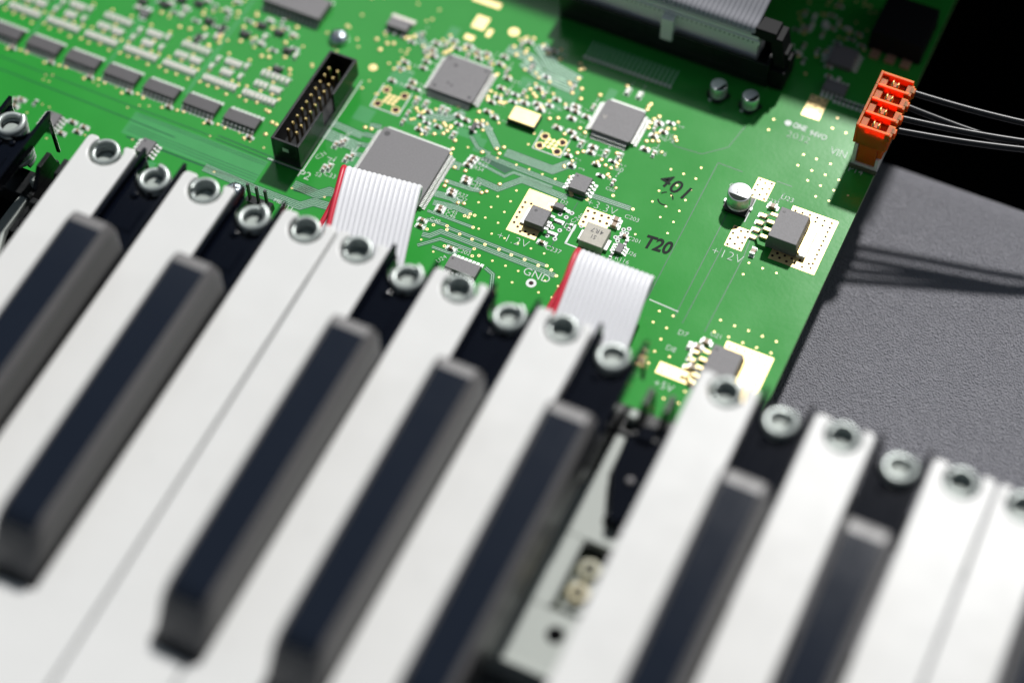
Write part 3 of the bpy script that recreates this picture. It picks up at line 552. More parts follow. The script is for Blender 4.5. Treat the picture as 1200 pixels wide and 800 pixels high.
# ---- box header P2
g = empty('box_header', (-80.5, 47.2, 0)); g.parent = board; g['label'] = 'black upright box header with two rows of gold pins'
q = MB(); W, L, H, t = 4.1, 16.5, 9.0, .75
q.box(-W, W, -L, L-3.6, .1, 2.6, M_BLACK); q.box(-W, 0.6, L-3.6, L, .1, 2.6, M_BLACK)
q.box(-W, -W+t, -L, L, 2.6, H, M_BLACK); q.box(-W+t, W-t, -L, -L+t, 2.6, H, M_BLACK)
q.box(-W+t, W-t, L-t, L, 2.6, H, M_BLACK); q.box(W-t, W, -L, -3.2, 2.6, H, M_BLACK); q.box(W-t, W, 3.0, L, 2.6, H, M_BLACK)
q.build('shell', g, bevel=.12)
q = MB(); q.box(-.9, .9, -L-.04, -L, 5.2, 6.6, M_TINDULL); q.build('moulding_mark', g)
q = MB(); q.box(-W-1.6, W+.2, -L-.6, -L-.3, 0.02, .06, M_SILK); q.strip([(W+.5, -L-.5), (W+.5, L+.5)], .25, .05, M_SILK); q.build('silkscreen_outline', g)
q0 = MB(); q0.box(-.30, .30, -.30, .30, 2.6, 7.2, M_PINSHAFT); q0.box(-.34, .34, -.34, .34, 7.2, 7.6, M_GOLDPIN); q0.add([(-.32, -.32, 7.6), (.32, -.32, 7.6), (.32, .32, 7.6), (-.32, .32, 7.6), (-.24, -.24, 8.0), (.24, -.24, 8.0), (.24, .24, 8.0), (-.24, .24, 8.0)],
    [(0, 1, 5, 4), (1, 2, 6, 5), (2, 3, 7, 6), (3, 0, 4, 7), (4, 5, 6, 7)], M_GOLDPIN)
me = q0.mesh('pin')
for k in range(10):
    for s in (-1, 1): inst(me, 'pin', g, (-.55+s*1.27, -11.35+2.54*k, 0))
# ---- three-pin strip P11
g = empty('pin_strip', (-80.3, 15.2, 0)); g.parent = board; g['label'] = 'three bare dark pins in a row behind a black key'
q = MB(); q.cbox(0, 0, 7.6, 2.4, .1, 2.5, M_BLACK, .1); q.build('strip_body', g)
for k in (-1, 0, 1):
    q = MB(); q.cbox(2.54*k, 0, .64, .64, 2.5, 8.6, M_EPOXYD); q.build('pin', g)
# ---- solder joint rows under the wide connector
b = MB()
for k in range(20):
    x = -24.4+1.31*k
    b.lathe(x, 97.0, [(.55, .03), (.5, .5), (.26, .75)], M_TINDULL, 10); b.box(x-.2, x+.2, 97.6, 103.2, .02, .07, M_TRACE)
b.build('solder_joints', board, kind='stuff', smooth=60)
for x in (-5.6, -9.0): inst(ME_RC, 'resistor', board, (x, 90.8), R(90))
# ---- parts in the dark corner
g = empty('power_block', (51.5, 140, 0)); g.parent = board
q = MB(); q.cbox(0, 0, 15, 15.5, .2, 7, M_BLACKMATT, .3); q.build('package', g, bevel=.2)
for k in range(3):
    q = MB(); q.box(-6+4.4*k, -3.4+4.4*k, -10.6, -7.8, .05, .8, M_CERAM); q.build('lead', g)
random.seed(11)
for k in range(34):
    x, y = random.uniform(24, 44), random.uniform(118, 148)
    inst(random.choice((ME_R, ME_RC, ME_C, ME_C)), random.choice(('resistor', 'capacitor')), board, (x, y), R(random.choice((0, 90))))
b = MB()
for k in range(46):
    x, y = random.uniform(22, 44), random.uniform(116, 150); b.lathe(x, y, [(0.5, 0.03), (0.4, 0.12), (.2, .16)], M_GOLD, 10)
b.build('test_points', board, kind='stuff')
for k in range(7): inst(ME_R, 'resistor', board, (42.6+1.25*k, 111.6), R(90))

# ---- printing on the board
def silk(t_, x, y, h_=1.25, rz=0, thin=-0.012, **kw): return text(t_, x, y, h_, M_SILK, 0.05, board, rz, thin*h_, **kw)
silk('+12V', 30.9, 50.6, 2.7, 2, -.02, spacing=1.05); silk('+1.2V', -20.8, 32.0, 2.5, 3, -.02, spacing=1.05); silk('+3.3V', -4.2, 51.4, 2.4, 0, -.02, spacing=1.05)
silk('GND', -9.9, 24.9, 2.3, 0, -.01); silk('P2', -76.6, 28.2, 2.5); silk('VIN', 47.3, 93.7, 2.5, 2, -.01, width=.8); silk('P14', 53.6, 90.4, 1.9)
silk('U23', 40.9, 74.5, 1.5, 0); silk('C231', 37.4, 72.2, 1.3); silk('C237', -7.9, 34.3, 1.4, 0); silk('C240', -4.6, 44.5, 1.3, 60); silk('C203', 6.6, 51.9, 1.3); silk('C201', 10.0, 45.9, 1.2); silk('U26', 11.4, 41.6, 1.2); silk('R116', 9.6, 38.7, 1.3)
silk('D2', -10.4, 49.3, 1.2); silk('C60', -3.2, 65.0, 1.5); silk('C60', -1.5, 58.2, 1.1); silk('C175', 4.4, 80.2, 1.4, -8); silk('C176', 4.3, 75.0, 1.4, -4); silk('O', 27.4, 72.6, 1.3); silk('+5V', 33.0, 8.2, 2.2)
silk('MB3', -78.2, 18.4, 1.2); silk('P11', -75.6, 17.2, 1.7); silk('C202', -28.2, 24.2, 1.25); silk('U24', -30.6, 18.8, 1.2, 60); silk('C35', -34.2, 45.2, 1.2); silk('C36', -34.2, 43.9, 1.2); silk('R27', -35.6, 40.3, 1.2); silk('C27', -35.4, 39.0, 1.2)
silk('C45', -35.8, 34.4, 1.2); silk('C46', -35.7, 33.1, 1.2); silk('R52', -35.1, 53.0, 1.2); silk('R53', -35.2, 51.4, 1.2); silk('R54', -35.6, 49.9, 1.2); silk('C40', -38.7, 30.1, 1.2)
silk('C31', -74.2, 35.2, 1.4, 60); silk('C33', -70.4, 31.5, 1.4); silk('S3', -72.4, 30.4, 1.3); silk('D7', 32.8, 24.6, 1.5); silk('D8', 31.8, 19.2, 1.5); silk('U21', 40.3, 27.6, 1.3)
silk('1', -70.6, 36.6, 1.6, 90)
q = MB(); q.disc(33.9, 98.8, .95, .05, M_SILK, 20); q.build('round_mark', board)
silk('ONE', 35.3, 98.0, 1.75, 0, .03, width=.72); silk('94VO', 40.2, 97.4, 1.75, 0, .01, width=.8); silk('2032', 34.9, 94.4, 2.1, 1, -.02, spacing=1.1)
def ink(t_, x, y, h_, rz, **kw): return text(t_, x, y, h_, M_INK, 0.05, board, rz, **kw)
ink('401', 10.0, 66.0, 4.3, -16, thin=.07, spacing=1.05, name='ink_stamp'); ink('T20', 14.3, 45.4, 4.0, 4, thin=.17, width=.8, shear=.15, name='ink_stamp')
b = MB()
for a0, a1 in ((0.2, 1.3), (1.8, 2.6), (3.6, 5.2)):
    P = [(14.0+1.9*math.cos(a0+(a1-a0)*k/8), 62.0+2.1*math.sin(a0+(a1-a0)*k/8)) for k in range(9)]; b.strip(P, .35, .05, M_INK)
b.build('ink_stamp', board)
b = MB()                                            # unreadably small strokes beside the packed parts
random.seed(5)
for x, y, a in [(q[0], q[1], q[2]) for q in CROWD] + [(q[0], q[1], 0) for q in SMD_CX[13:40]] + [(q[0], q[1], 90) for q in SMD_CY]:
    sx, sy = (x+2.0, y-.35) if a == 0 else (x-.2, y+1.9)
    for j in range(3):
        cx, cy = (sx+.62*j, sy-.02*j) if a == 0 else (sx, sy+.62*j)
        pts = [(cx+random.uniform(0, .42), cy+random.uniform(0, .8)) for _ in range(4)]
        b.strip(pts, .13, .05+.0004*j, M_SILK)
b.build('silkscreen_strokes', board, kind='stuff')
b = MB()
random.seed(9)
for x, y, a in CROWD:
    for _ in range(2):
        vx, vy = x+random.choice((-1.6, 1.6))+random.uniform(-.3, .3), y+random.choice((-1.2, 1.2))+random.uniform(-.3, .3)
        if not any(c0 < vx < c1 and d0 < vy < d1 for c0, c1, d0, d1 in AV): b.lathe(vx, vy, [(0.5, 0.03), (0.46, 0.10), (0.2, 0.16)], M_GOLD, 10)
for k in range(90):
    vx, vy = random.uniform(-140, -68), random.uniform(58, 100)
    if vx < -92 and vy > 78: continue
    if -86 < vx < -75 and vy < 66: continue
    b.lathe(vx, vy, [(0.42, 0.03), (0.38, 0.10), (0.2, 0.14)], M_GOLD, 10)
b.build('test_points', board, kind='stuff', smooth=60)
b = MB()                                            # illegible little white outlines round the packed parts
for x, y in SMD_CX[:28] + SMD_RY[:3] + SMD_CX[-8:]:
    for dx in (-1.35, 1.35): b.strip([(x+dx, y-.72), (x+dx, y+.72)], .16, .055, M_SILK)
    for dy in (-.72, .72): b.strip([(x-1.4, y+dy), (x+1.4, y+dy)], .13, .052, M_SILK)
for x, y in SMD_CY:
    for dy in (-1.35, 1.35): b.strip([(x-.72, y+dy), (x+.72, y+dy)], .16, .055, M_SILK)
    for dx in (-.72, .72): b.strip([(x+dx, y-1.4), (x+dx, y+1.4)], .13, .052, M_SILK)
for (x0, x1, y0, y1) in ((-4.0, -3.4, 38.2, 44.6), (-3.9, 6.6, 37.9, 38.3), (52.0, 52.15, 58.2, 69.8), (35.2, 35.5, 63.6, 71.8)): b.box(x0, x1, y0, y1, .02, .055, M_SILK)
b.build('silkscreen_outlines', board, kind='stuff')

# ================================================================== KEYBOARD
ZW = 27.5
def white_key(sx, tl, tr, fl, fr, label):
    """sx spring centre; tl/tr tail edges; fl/fr edges of the wide front part"""
    rr = 1.3; yr = 1.2; cy = -2.3; rad = 4.35
    P = [(fl, -152), (fr, -152)]
    P += [(fr, -112.0), (tr, -111.4)] if fr != tr else []
    P += [(tr, yr-rr)]
    for k in range(1, 5): a = math.pi/2*k/4; P.append((tr-rr+rr*math.cos(a), yr-rr+rr*math.sin(a)))
    hy = 0.35; hw = math.sqrt(rad*rad-(hy-cy)**2)
    P.append((sx+hw+.55, yr))
    a0 = math.atan2(hy-cy, hw); a1 = -math.pi-a0
    for k in range(19): a = a0+(a1-a0)*k/18; P.append((sx+rad*math.cos(a), cy+rad*math.sin(a)))
    P.append((sx-hw-.55, yr))
    for k in range(0, 5): a = math.pi/2+math.pi/2*k/4; P.append((tl+rr+rr*math.cos(a), yr-rr+rr*math.sin(a)))
    if fl != tl: P += [(tl, -111.4), (fl, -112.0)]
    q = MB(); q.prism([(x-sx, y) for x, y in P], 18.5, ZW, M_WHITEKEY)
    o = q.build('white_key', loc=(sx, 0, 0), bevel=.55); o.modifiers['bevel'].segments = 3
    return tag(o, label, 'piano key', 'white keys of the opened keyboard')
# spring x, tail edges, front edges
WK = [(-138.5-13.2, -159, -145.2, -165, -142, None),
 (-110.6, -117.3, -103.5, -117.8, -94.8, 'white key at the far left, with a clear space on its left side'),
 (-82.4, -89.9, -75.5, -94.4, -71.2, 'white key between the two leftmost long black keys'),
 (-54.4, -61.9, -47.45, -70.8, -47.45, 'left of the two middle white keys that touch along a thin seam'),
 (-40.3, -46.85, -33.4, -46.85, -23.8, 'right of the two middle white keys that touch along a thin seam'),
 (-13.3, -21.0, -6.9, -23.4, -0.2, 'white key whose notched end covers half of the slim chip'),
 (13.5, 5.8, 19.9, 0.2, 23.3, 'white key whose notched end overlaps the second ribbon cable'),
 (54.5, 47.0, 61.5, 47.0, 70.3, 'white key right of the wide gap, its end over the lower gold pad'),
 (82.6, 75.0, 89.2, 70.7, 93.8, 'white key between the last two whole black keys, over the grey tray'),
 (110.4, 103.0, 117.6, 94.2, 117.6, 'white key over the grey tray, just left of the rightmost seam'),
 (124.9, 118.2, 131.6, 118.2, 141.2, 'white key at the right edge, cut by the photo frame')]
for a in WK:
    if a[-1]: white_key(*a)

def cap_mesh():
    """raised black key top: sections along Y, rounded shoulders"""
    def sec(y, zt, hwb, hwt, z0=24.0, rf=1.8):
        k = rf/1.8                                    # flat bevel all round the glossy top, lightly rounded at its foot
        pts = [(hwb+.2, z0), (hwb+.02-.1*(zt-30)/9, zt-2.1*k), (hwb-.12, zt-1.55*k), (hwb-.42, zt-1.15*k), (hwt-.1, zt)]
        full = [(x, y, z) for x, z in pts] + [(-x, y, z) for x, z in reversed(pts)]
        return full
    secs = []
    secs.append(sec(-26.6, 35.6, 5.5, 4.0, rf=1.0)); secs.append(sec(-26.75, 37.2, 5.7, 4.2, rf=1.3)); secs.append(sec(-27.0, 38.2, 5.8, 4.35, rf=1.5)); secs.append(sec(-27.3, 38.7, 5.85, 4.4, rf=1.6)); secs.append(sec(-30.0, 39.43, 5.85, 4.4)); secs.append(sec(-30.35, 39.45, 5.85, 4.4))
    secs.append(sec(-60, 39.45, 5.85, 4.4)); secs.append(sec(-99.5, 39.45, 5.85, 4.4)); secs.append(sec(-100.4, 39.3, 5.85, 4.4)); secs.append(sec(-102, 38.9, 5.85, 4.35)); secs.append(sec(-103.6, 38.0, 5.85, 4.3)); secs.append(sec(-104.8, 36.6, 5.85, 4.25, rf=1.7))
    secs.append(sec(-107.4, 32.0, 5.8, 4.2, rf=1.5)); secs.append(sec(-109.6, 28.2, 5.75, 4.2, rf=1.2)); secs.append(sec(-110.4, 25.4, 5.7, 4.2, rf=.6))
    n_ = len(secs[0]); q = MB(); V = [p for s in secs for p in s]; F = []
    for j in range(len(secs)-1):
        for i in range(n_-1): F.append((j*n_+i, j*n_+i+1, (j+1)*n_+i+1, (j+1)*n_+i))
    F.append(tuple(range(n_-1, -1, -1))); F.append(tuple((len(secs)-1)*n_+i for i in range(n_)))
    q.add(V, F, M_CAPMATT); mid = n_//2-1; gl = q.mid(M_BLACKKEY); sd = q.mid(M_CAPSIDE)
    for j in range(2, len(secs)-1):
        for i_ in (0, n_-2): q.mi[j*(n_-1)+i_] = sd
    for j in range(5, len(secs)-5): q.mi[j*(n_-1)+mid] = gl
    return q.mesh('key_cap', smooth=21)
ME_CAP = cap_mesh()
def tail_mesh():
    q = MB(); W_ = 6.25
    q.prism([(-W_, -36), (W_, -36), (W_, 1.5), (4.6, 1.5), (4.3, -2.2)] + [(4.3*math.cos(-math.pi*k/12), -2.6+4.3*math.sin(-math.pi*k/12)) for k in range(1, 12)] + [(-4.3, -2.2), (-4.6, 1.5), (-W_, 1.5)], 23.2, 25.2, M_TAIL)
    for s in (-1, 1):
        V = [(s*W_, -36, 25.2), (s*W_, 2.2, 25.2), (s*(W_-1.1), 2.2, 25.2), (s*(W_-1.1), -36, 25.2), (s*W_, -36, 27.8), (s*W_, 3.0, 27.2), (s*(W_-1.0), 3.0, 27.2), (s*(W_-1.0), -36, 27.8)]
        F = [(0, 1, 5, 4), (1, 2, 6, 5), (2, 3, 7, 6), (4, 5, 6, 7), (3, 0, 4, 7)]
        if s < 0: F = [f[::-1] for f in F]
        q.add(V, F, M_TAIL)
        q.box(min(s*W_, s*(W_-1.0)), max(s*W_, s*(W_-1.0)), 1.5, 2.2, 12, 25.2, M_TAIL)
    q.box(-3.0, 3.0, -20, -13, 25.2, 25.5, M_TAIL)
    A = [math.pi*(1.0+k/20) + (0 if 0 < k < 20 else 0) for k in range(21)]
    RI, RO = 4.3, 5.1; V = []; F = []
    for a in A:
        for r_, z_ in ((RI, 24.0), (RI+.1, 25.9), (RO-.3, 26.1), (RO, 25.1)): V.append((r_*math.cos(a), -2.6+r_*math.sin(a), z_))
    for k in range(20):
        for m_ in range(3): F.append((k*4+m_, k*4+m_+1, (k+1)*4+m_+1, (k+1)*4+m_))
    q.add(V, F, M_TAIL)
    for x, y, r_ in ((-1.6, -9.6, 1.0), (1.8, -8.6, .8)): q.lathe(x, y, [(r_, 25.2), (r_, 25.8), (r_*.6, 25.9)], M_TAIL, 14)
    return q.mesh('key_tail')
ME_TAIL = tail_mesh()
def black_key(x, label, sx=None):
    g = empty('black_key', (x, 0, 0)); tag(g, label, 'piano key', 'black keys of the opened keyboard')
    inst(ME_CAP, 'key_cap', g, (0, 0, 0)); o = inst(ME_TAIL, 'key_tail', g, (0, 0, 0))
    m = o.modifiers.new('bevel', 'BEVEL'); m.width = .025; m.segments = 2; m.limit_method = 'ANGLE'
    return g
BK = [(-137.3+1.2, 'black key end at the left edge, only channel and side flange in view'),
 (-96.7, 'leftmost long black key, its front end out of frame'),
 (-68.7, 'black key whose rounded front shows whole at the lower left corner'),
 (-27.2, 'black key right of the touching white keys, front end above bottom edge'),
 (-0.6, 'black key with its end just right of the slim half-hidden chip'),
 (26.9, 'black key on the left side of the wide gap'),
 (68.2, 'black key on the grey tray, first right of the wide gap'),
 (96.1, 'black key on the grey tray, the last one shown with its spring'),
 (138.5, 'black key in the lower right corner, barely in the frame')]
for x, l in BK: black_key(x, l)

# ---- coil springs
def spring_mesh(r0, z0, z1, wire, turns, lean=0.0):
    q = MB(); N = int(turns*22); P = []
    for k in range(N+1):
        t = k/N; a = 2*math.pi*turns*t; e = min(1, (1-t)*turns/.9, t*turns/.9)
        z = z0+(z1-z0)*t
        P.append((r0*math.cos(a), r0*math.sin(a)+lean*(t-1), z))
    q.tube(P, wire, M_STEEL, 7); return q.mesh('spring_coil', smooth=60)
ME_SPW = spring_mesh(3.15, 13.0, 27.6, .66, 10.5, .8)
ME_SPB = spring_mesh(3.35, 13.0, 27.3, .86, 8.2, .8)
q = MB(); q.lathe(0, -.5, [(2.4, 12.2), (2.4, 24.4), (1.95, 24.9)], M_SEAT, 20); q.ring(0, -.5, .4, 1.95, 24.92, M_SEAT, 20); ME_SEAT = q.mesh('seat_pin', smooth=40)
def spring(x, y, me, label, z=0):
    g = empty('coil_spring', (x, y, z)); tag(g, label, 'spring', 'coil springs behind the keys')
    inst(me, 'coil', g, (0, 0, 0), random.uniform(-.5, .5)); inst(ME_SEAT, 'seat_pin', g, (0, 0, 0))
SW = ['in the notch of the white key at the far left', 'in the white key between the two leftmost long black keys', 'in the left one of the two touching white keys', 'in the right one of two touching white keys',
      'in the white key that covers half of the slim chip', 'in the notch of the white key at the second ribbon cable', 'in the white key over the lower gold pad', 'in the white key between two black keys over the grey tray', 'in the white key left of the rightmost seam', 'at the right edge, in the white key cut by the frame']
for a, l in zip([w_ for w_ in WK if w_[-1]], SW): spring(a[0], -2.3, ME_SPW, 'silver spring ' + l)
SB = ['in the black channel at the left edge', 'on the black key in front of a small eight-pin chip', 'on the black key in front of the three bare pins', 'at the lower end of the first ribbon cable, on a black key', 'on the black key between slim chip and second ribbon cable', 'on a black key by the second ribbon',
      'at the board corner, on the first black key over the tray', 'on the last black key over the grey tray']
for x, l in zip((-137.3, -95.7, -67.8, -26.1, 0.6, 27.1, 68.4, 96.8), SB): spring(x, -4.1, ME_SPB, 'silver spring ' + l)

# ---- bare lever and guides where a white key is missing
def bare_lever(x0, label):
    g = empty('key_lever', (x0, 0, 0)); tag(g, label, 'key lever', 'levers of the missing white keys')
    z0, z1 = 9.0, 11.5
    q = MB()
    q.prism([(-7.4, -9.5), (-5.4, -9.5), (-4.9, -19), (-4.9, -25), (-2.8, -30.5), (-.4, -35.6), (1.6, -38.4), (6.5, -38.8), (6.5, -42.6), (-9, -42.6), (-16.5, -42.6), (-16.5, -40.5), (-12.6, -38.6), (-11.2, -34.6), (-9.3, -30), (-7.9, -24.5), (-7.9, -18)], z0, z1, M_LEVER)
    q.box(-9.5, -3.6, -61.5, -42.6, z0, z1, M_LEVER); q.box(4.6, 6.5, -61.5, -42.6, z0, z1, M_LEVER); q.box(-16.5, -15.5, -61.5, -42.6, z0, z1, M_LEVER)
    q.box(-16.5, 6.5, -77.0, -61.5, z0, z1, M_LEVER)
    q.box(-9.6, -8.6, -61.3, -42.8, z1, z1+1.1, M_LEVER); q.box(-3.7, -2.9, -61.3, -42.8, z1, z1+.9, M_LEVER)
    q.box(-16.5, 6.5, -77.6, -76.6, 3, z1+.8, M_LEVER)
    q.build('lever_plate', g, bevel=.3)
    for y in (-36.0, -67.0):
        q = MB(); q.disc(.6, y, 2.1, z1+.03, M_VOID, 22); q.ring(.6, y, 2.1, 2.6, z1+.035, M_LEVER, 22); q.build('hole', g)
    q = MB(); q.box(-3.6, 4.6, -61.5, -42.6, 5.0, 6.2, M_STRIPPCB); q.box(-15.5, -9.5, -61.5, -42.6, 3.5, 4.5, M_STRIPPCB); q.build('contact_strip', g)
    q = MB(); q.box(-2.6, 3.9, -59.6, -44.8, 6.2, 8.2, M_LEVER, .6); q.build('rubber_pad', g, bevel=.4)
    for y, m in ((-48.2, M_LEVER), (-54.6, M_CONTACTY)):
        q = MB(); q.lathe(.6, y, [(2.9, 8.2), (2.5, 9.6), (1.4, 9.9)], M_CONTACT if m is M_LEVER else m, 22); q.disc(.6, y, 1.2, 9.93, M_VOID, 16); q.build('contact_dome', g, smooth=50)
    return g
bare_lever(40.6, 'pale bare key lever with two round contacts in the wide gap')
bare_lever(-124.6, 'pale thin end of a bare key lever at the left edge')
def guide(x0, label):
    g = empty('key_guide', (x0, 0, 0)); tag(g, label, 'key guide', 'black guides of the missing white keys')
    for dx in (-4.0, 1.2):
        q = MB(); q.prism([(dx, -15), (dx+1.3, -15), (dx+1.3, -2.6), (dx, -2.6)], 0.4, 15.5, M_BLACK)
        q.add([(dx, -13, 15.5), (dx+1.3, -13, 15.5), (dx+1.3, -3.2, 15.5), (dx, -3.2, 15.5), (dx, -9.4, 20.5), (dx+1.3, -9.4, 20.5), (dx+1.3, -4.4, 20.5), (dx, -4.4, 20.5)],
              [(4, 5, 6, 7), (0, 1, 5, 4), (1, 2, 6, 5), (2, 3, 7, 6), (3, 0, 4, 7)], M_BLACK)
        q.build('guide_tab', g, bevel=.15)
    q = MB(); q.box(-5.4, 4.6, -24, -13.2, -8, 10.5, M_BLACK); q.box(-3.6, 2.4, -17.5, -14.2, 10.5, 15.0, M_BLACK, .7); q.build('guide_block', g, bevel=.3)
    q = MB(); q.lathe(-5.6, -9.6, [(1.5, 2), (1.5, 14.4), (1.0, 14.9)], M_SEAT, 16); q.build('guide_stud', g, smooth=40)
    q = MB(); q.lathe(-3.0, -20.5, [(1.1, 10.5), (1.1, 11.2), (.6, 11.4)], M_BLACKMATT, 16); q.build('guide_peg', g, smooth=40)
guide(40.8, 'black plastic guide tabs at the top of the wide gap')
guide(-124.0, 'black plastic guide tabs left of the far left white key')
q = MB(); q.prism([(36.2, -16.5), (38.5, -11.5), (47.2, -9.5), (47.4, -32), (43.6, -37.2), (41.0, -37.7), (39.0, -32.2), (36.5, -25.1)], 11.8, 15.0, M_TAIL); q.lathe(41.5, -26.5, [(1.1, 15.0), (1.1, 15.5), (.7, 15.7)], M_EPOXY, 16)
tag(q.build('damper_plate', bevel=.4), 'glossy black plate in the wide gap beside the pale lever neck', 'plate')
# rails the springs stand on (one under the keys, the board passes above its rear edge)
q = MB(); q.box(-330, 330, -14.0, -6.4, 6.5, 12.2, M_BLACK)
q.box(-330, 33, -108, -104, -11, 15, M_BLACK); q.box(47, 330, -108, -104, -11, 15, M_BLACK)
o = q.build('spring_rail', bevel=.3); o['kind'] = 'structure'

# ================================================================== RIBBON CABLES
def ribbon(nc, x0, path, label, skew=0.0, edge_drop=0.0, red=0, pitch=1.27, mat_=None, group=None, twist=0):
    """path: list of (dx, y, z) followed by every conductor"""
    g = empty('ribbon_cable', (x0, 0, 0)); tag(g, label, 'ribbon cable', group)
    # smooth the path with Catmull-Rom
    P = [Vector(p) for p in path]; Q = []
    for i in range(len(P)-1):
        p0 = P[max(i-1, 0)]; p1 = P[i]; p2 = P[i+1]; p3 = P[min(i+2, len(P)-1)]
        for s in range(6):
            t = s/6; Q.append(.5*((2*p1)+(p2-p0)*t+(2*p0-5*p1+4*p2-p3)*t*t+(3*p1-p0-3*p2+p3)*t**3))
    Q.append(P[-1])
    for k in range(nc):
        m = M_RIBRED if k == red else (mat_ or M_RIB)
        q = MB(); off = k*pitch
        pts = [(p.x+off, p.y+skew*off*max(0, min(1, p.z/9)), p.z) for p in Q]
        q.tube(pts, pitch*.60, m, 8); q.build('conductor', g, smooth=60)
    return g
ribbon(16, -60.9, [(-1.0, -30, 4.5), (-.8, 0, 5), (0.2, 14, 6.2), (-.1, 22, 7.4), (-.35, 26.5, 8.6), (-.4, 28.3, 10.6), (-.2, 27.6, 12.6), (0.6, 25.0, 13.3), (2.5, 18, 13.0), (5.2, 8, 11.6), (8.0, -2, 9.6), (11, -14, 7), (14, -30, 5)],
       'grey ribbon cable folded over in front of the largest chip, red edge on its left', skew=.12, pitch=1.34)
ribbon(16, 3.2, [(-2.0, -30, 3), (-1.8, 0, 3.4), (-1.0, 16, 5), (-.3, 26, 6.4), (0, 29.6, 8), (0, 30.6, 10), (.1, 29.4, 11.6), (.4, 26, 12.2), (1.2, 19, 11.7), (2.0, 10, 10.2), (2.6, 0, 8.6), (3.0, -14, 7), (3.6, -30, 5)],
       'grey ribbon cable in front of the square inductor, red edge on its left', pitch=1.31)

# ---- wide connector with latches
g = empty('latch_header', (-2.9, 112.5, 0)); g.parent = board; g['label'] = 'long black header with an upright latch at its right end'
q = MB(); q.box(-34, 27, -5.0, 5.5, .1, 3.4, M_BLACK); q.box(-34, 27, -5.0, -4.1, 3.4, 9.0, M_BLACK); q.box(-34, 27, 4.6, 5.5, 3.4, 9.0, M_BLACK); q.box(26, 27, -4.1, 4.6, 3.4, 9, M_BLACK); q.build('shell', g, bevel=.15)
q = MB()
q.box(27.2, 31.4, -4.4, 4.6, .1, 7.0, M_BLACKMATT); q.add([(27.6, -3.0, 7), (30.8, -3.0, 7), (30.8, 3.2, 7), (27.6, 3.2, 7), (25.4, -2.6, 17.2), (29.0, -2.6, 17.2), (29.0, 3.0, 17.2), (25.4, 3.0, 17.2)],
    [(0, 1, 5, 4), (1, 2, 6, 5), (2, 3, 7, 6), (3, 0, 4, 7), (4, 5, 6, 7)], M_BLACKMATT)
q.box(20.2, 27.6, -2.8, 3.2, 15.4, 18.6, M_BLACKMATT, .5); q.box(28.4, 30.9, -2.0, 2.4, 10.2, 12.0, M_BLACKMATT); q.box(29.8, 31.7, -1.4, 1.8, 5.4, 9.6, M_BLACKMATT); q.build('latch', g, bevel=.3)
g = empty('ribbon_socket', (-2.9, 112.7, 2.6)); tag(g, 'grey socket with a keying tab clamped on a wide grey ribbon at the top', 'connector')
q = MB(); q.box(-32, 22.6, -3.0, 3.4, 3.6, 13.4, M_SOCK); q.box(-32, 23.2, -3.5, -2.9, 10.8, 12.2, M_SOCK); q.box(-32, 22.2, -2.6, 3.0, 13.4, 15.2, M_SOCK); q.build('socket_body', g, bevel=.2)
q = MB(); q.box(-4.0, -.6, -5.9, -3.0, 3.6, 11.6, M_SOCK); q.build('keying_tab', g, bevel=.1)
q = MB()
for k in range(40): q.box(-31.2+1.34*k, -30.8+1.34*k, -3.56, -3.52, 11.3, 11.7, M_VOID)
q.build('contact_marks', g, kind='stuff')
ribbon(40, -2.9-31.2, [(0, 109.8, 17.0), (0, 110.8, 18.2), (.3, 114, 19.4), (.8, 121, 22.6), (1.5, 132, 26), (2.4, 150, 30), (3.0, 180, 26)], 'wide grey ribbon cable rising away at the top of the photo', pitch=1.33, red=0, mat_=M_RIBMID)

# ================================================================== ORANGE PLUG ON ITS HEADER
g = empty('plug_header', (57.6, 102.7, 0)); g.parent = board; g['label'] = 'ivory header under the orange plug at the board edge'
q = MB(); q.box(-4.0, 3.2, -10.2, 10.2, .1, 1.8, M_IVORY); q.box(-4.0, -3.0, -10.2, 10.2, 1.8, 9.0, M_IVORY); q.box(2.3, 3.2, -10.2, 10.2, 1.8, 5.2, M_IVORY); q.box(-4.3, 3.3, -11.0, -10.2, .05, 1.0, M_STRIPPCB); q.build('header_shell', g, bevel=.1)
plug = empty('orange_plug', (57.6, 102.7, 0)); tag(plug, 'bright orange four-way plug with black wires standing on the board edge', 'plug')
q = MB(); q.box(-2.9, 2.2, -9.9, 9.9, 1.9, 9.2, M_ORANGE); q.box(2.2, 3.6, -9.6, 9.6, 5.4, 9.2, M_ORANGE); q.build('plug_foot', plug, bevel=.25)
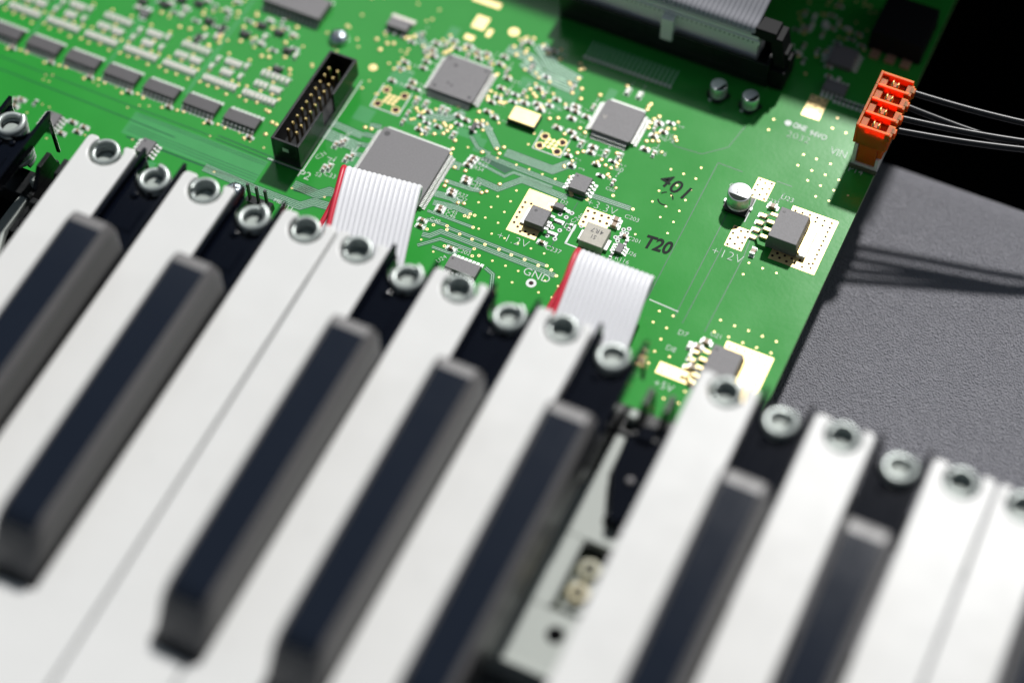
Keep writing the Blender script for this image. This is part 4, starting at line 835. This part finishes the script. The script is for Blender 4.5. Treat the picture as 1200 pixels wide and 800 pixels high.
for k in range(4):
    y0 = -9.9+4.95*k; y1 = y0+4.95; c = empty('terminal_cell', (0, 0, 0)); c.parent = plug
    q = MB()
    q.box(-4.7, -4.0, y0+.01, y1-.01, 9.0, 16.2, M_ORANGE)                     # rear wall
    q.box(-4.0, 4.2, y0+.01, y0+.75, 9.0, 16.0, M_ORANGE)                     # partition
    q.box(-4.0, 4.4, y0+.75, y1-.01, 9.0, 13.6, M_ORANGE)                     # floor
    q.box(-4.0, -2.2, y0+.75, y1-.01, 13.6, 15.0, M_ORANGE)
    q.box(3.0, 4.8, y0+.3, y1-.9, 13.0, 15.3, M_ORANGE)
    q.box(4.2, 5.4, y0+1.6, y1-1.6, 13.2, 15.4, M_ORANGE)
    if k == 3: q.box(-4.0, 4.2, y1-.7, y1+.1, 11.6, 16.0, M_ORANGE)
    q.build('cell_wall', c, bevel=.12)
    q = MB(); yc = (y0+y1)/2+.3
    q.lathe(-.1, yc, [(1.25, 13.0), (1.25, 14.6), (.9, 15.0)], M_ORANGE, 18)
    for dx, z_ in ((-.75, 15.5), (.65, 15.2)):
        P = [(dx+.0, yc-1.5*math.cos(math.pi*t/8), z_-1.2+1.3*math.sin(math.pi*t/8)) for t in range(9)]; q.tube(P, .30, M_GOLDPIN, 8)
    q.build('spring_contact', c, smooth=40)
for k, (ys, z0, ye, z1) in enumerate(((98.2, 12.4, 109.2, 10.4), (102.2, 12.8, 111.4, 10.6), (106.4, 13.0, 110.0, 8.6), (110.9, 13.6, 116.4, 11.4))):
    P = []; q = MB()
    for t in range(29):
        u = t/28; x = 61.6+u*84; v = (x-61.6)/37.0
        y = ys+(ye-ys)*v if v < 1 else ye+(ye-ys)*(v-1)*(1.0 if k != 2 else .3)
        y += -.3*math.sin(math.pi*min(v, 1))
        P.append((x-57.6, y-102.7, z0+(z1-z0)*v-.4*math.sin(math.pi*min(1, v))-1.6*max(0, v-1)))
    q.tube([(2.5, ys-102.7, z0+.1)]+P, .92, M_CABLE, 10); q.build('wire', plug, smooth=60)

# ================================================================== SCREWS
def screw(x, y, z, label, r_=2.75):
    g = empty('pan_head_screw', (x, y, z)); tag(g, label, 'screw', 'screws holding the board')
    q = MB(); q.lathe(0, 0, [(r_, 0), (r_, .5), (r_*.93, 1.1), (r_*.72, 1.7), (r_*.4, 2.0)], M_ZINC, 24); q.build('head', g, smooth=60)
    q = MB(); q.box(-r_*.55, r_*.55, -.28, .28, 1.9, 2.03, M_EPOXYD); q.box(-.28, .28, -r_*.55, r_*.55, 1.9, 2.036, M_EPOXYD); q.build('cross_slot', g, rz=.5)
screw(-88.6, 74.8, 0.05, 'shiny domed screw above the black box header')
screw(-88.6, 16.8, 0.05, 'shiny screw peeking out behind a white key beside the three bare pins', 2.7)
screw(53.4, 149.0, 0.05, 'pale blurred screw in the dark top right corner', 2.7)
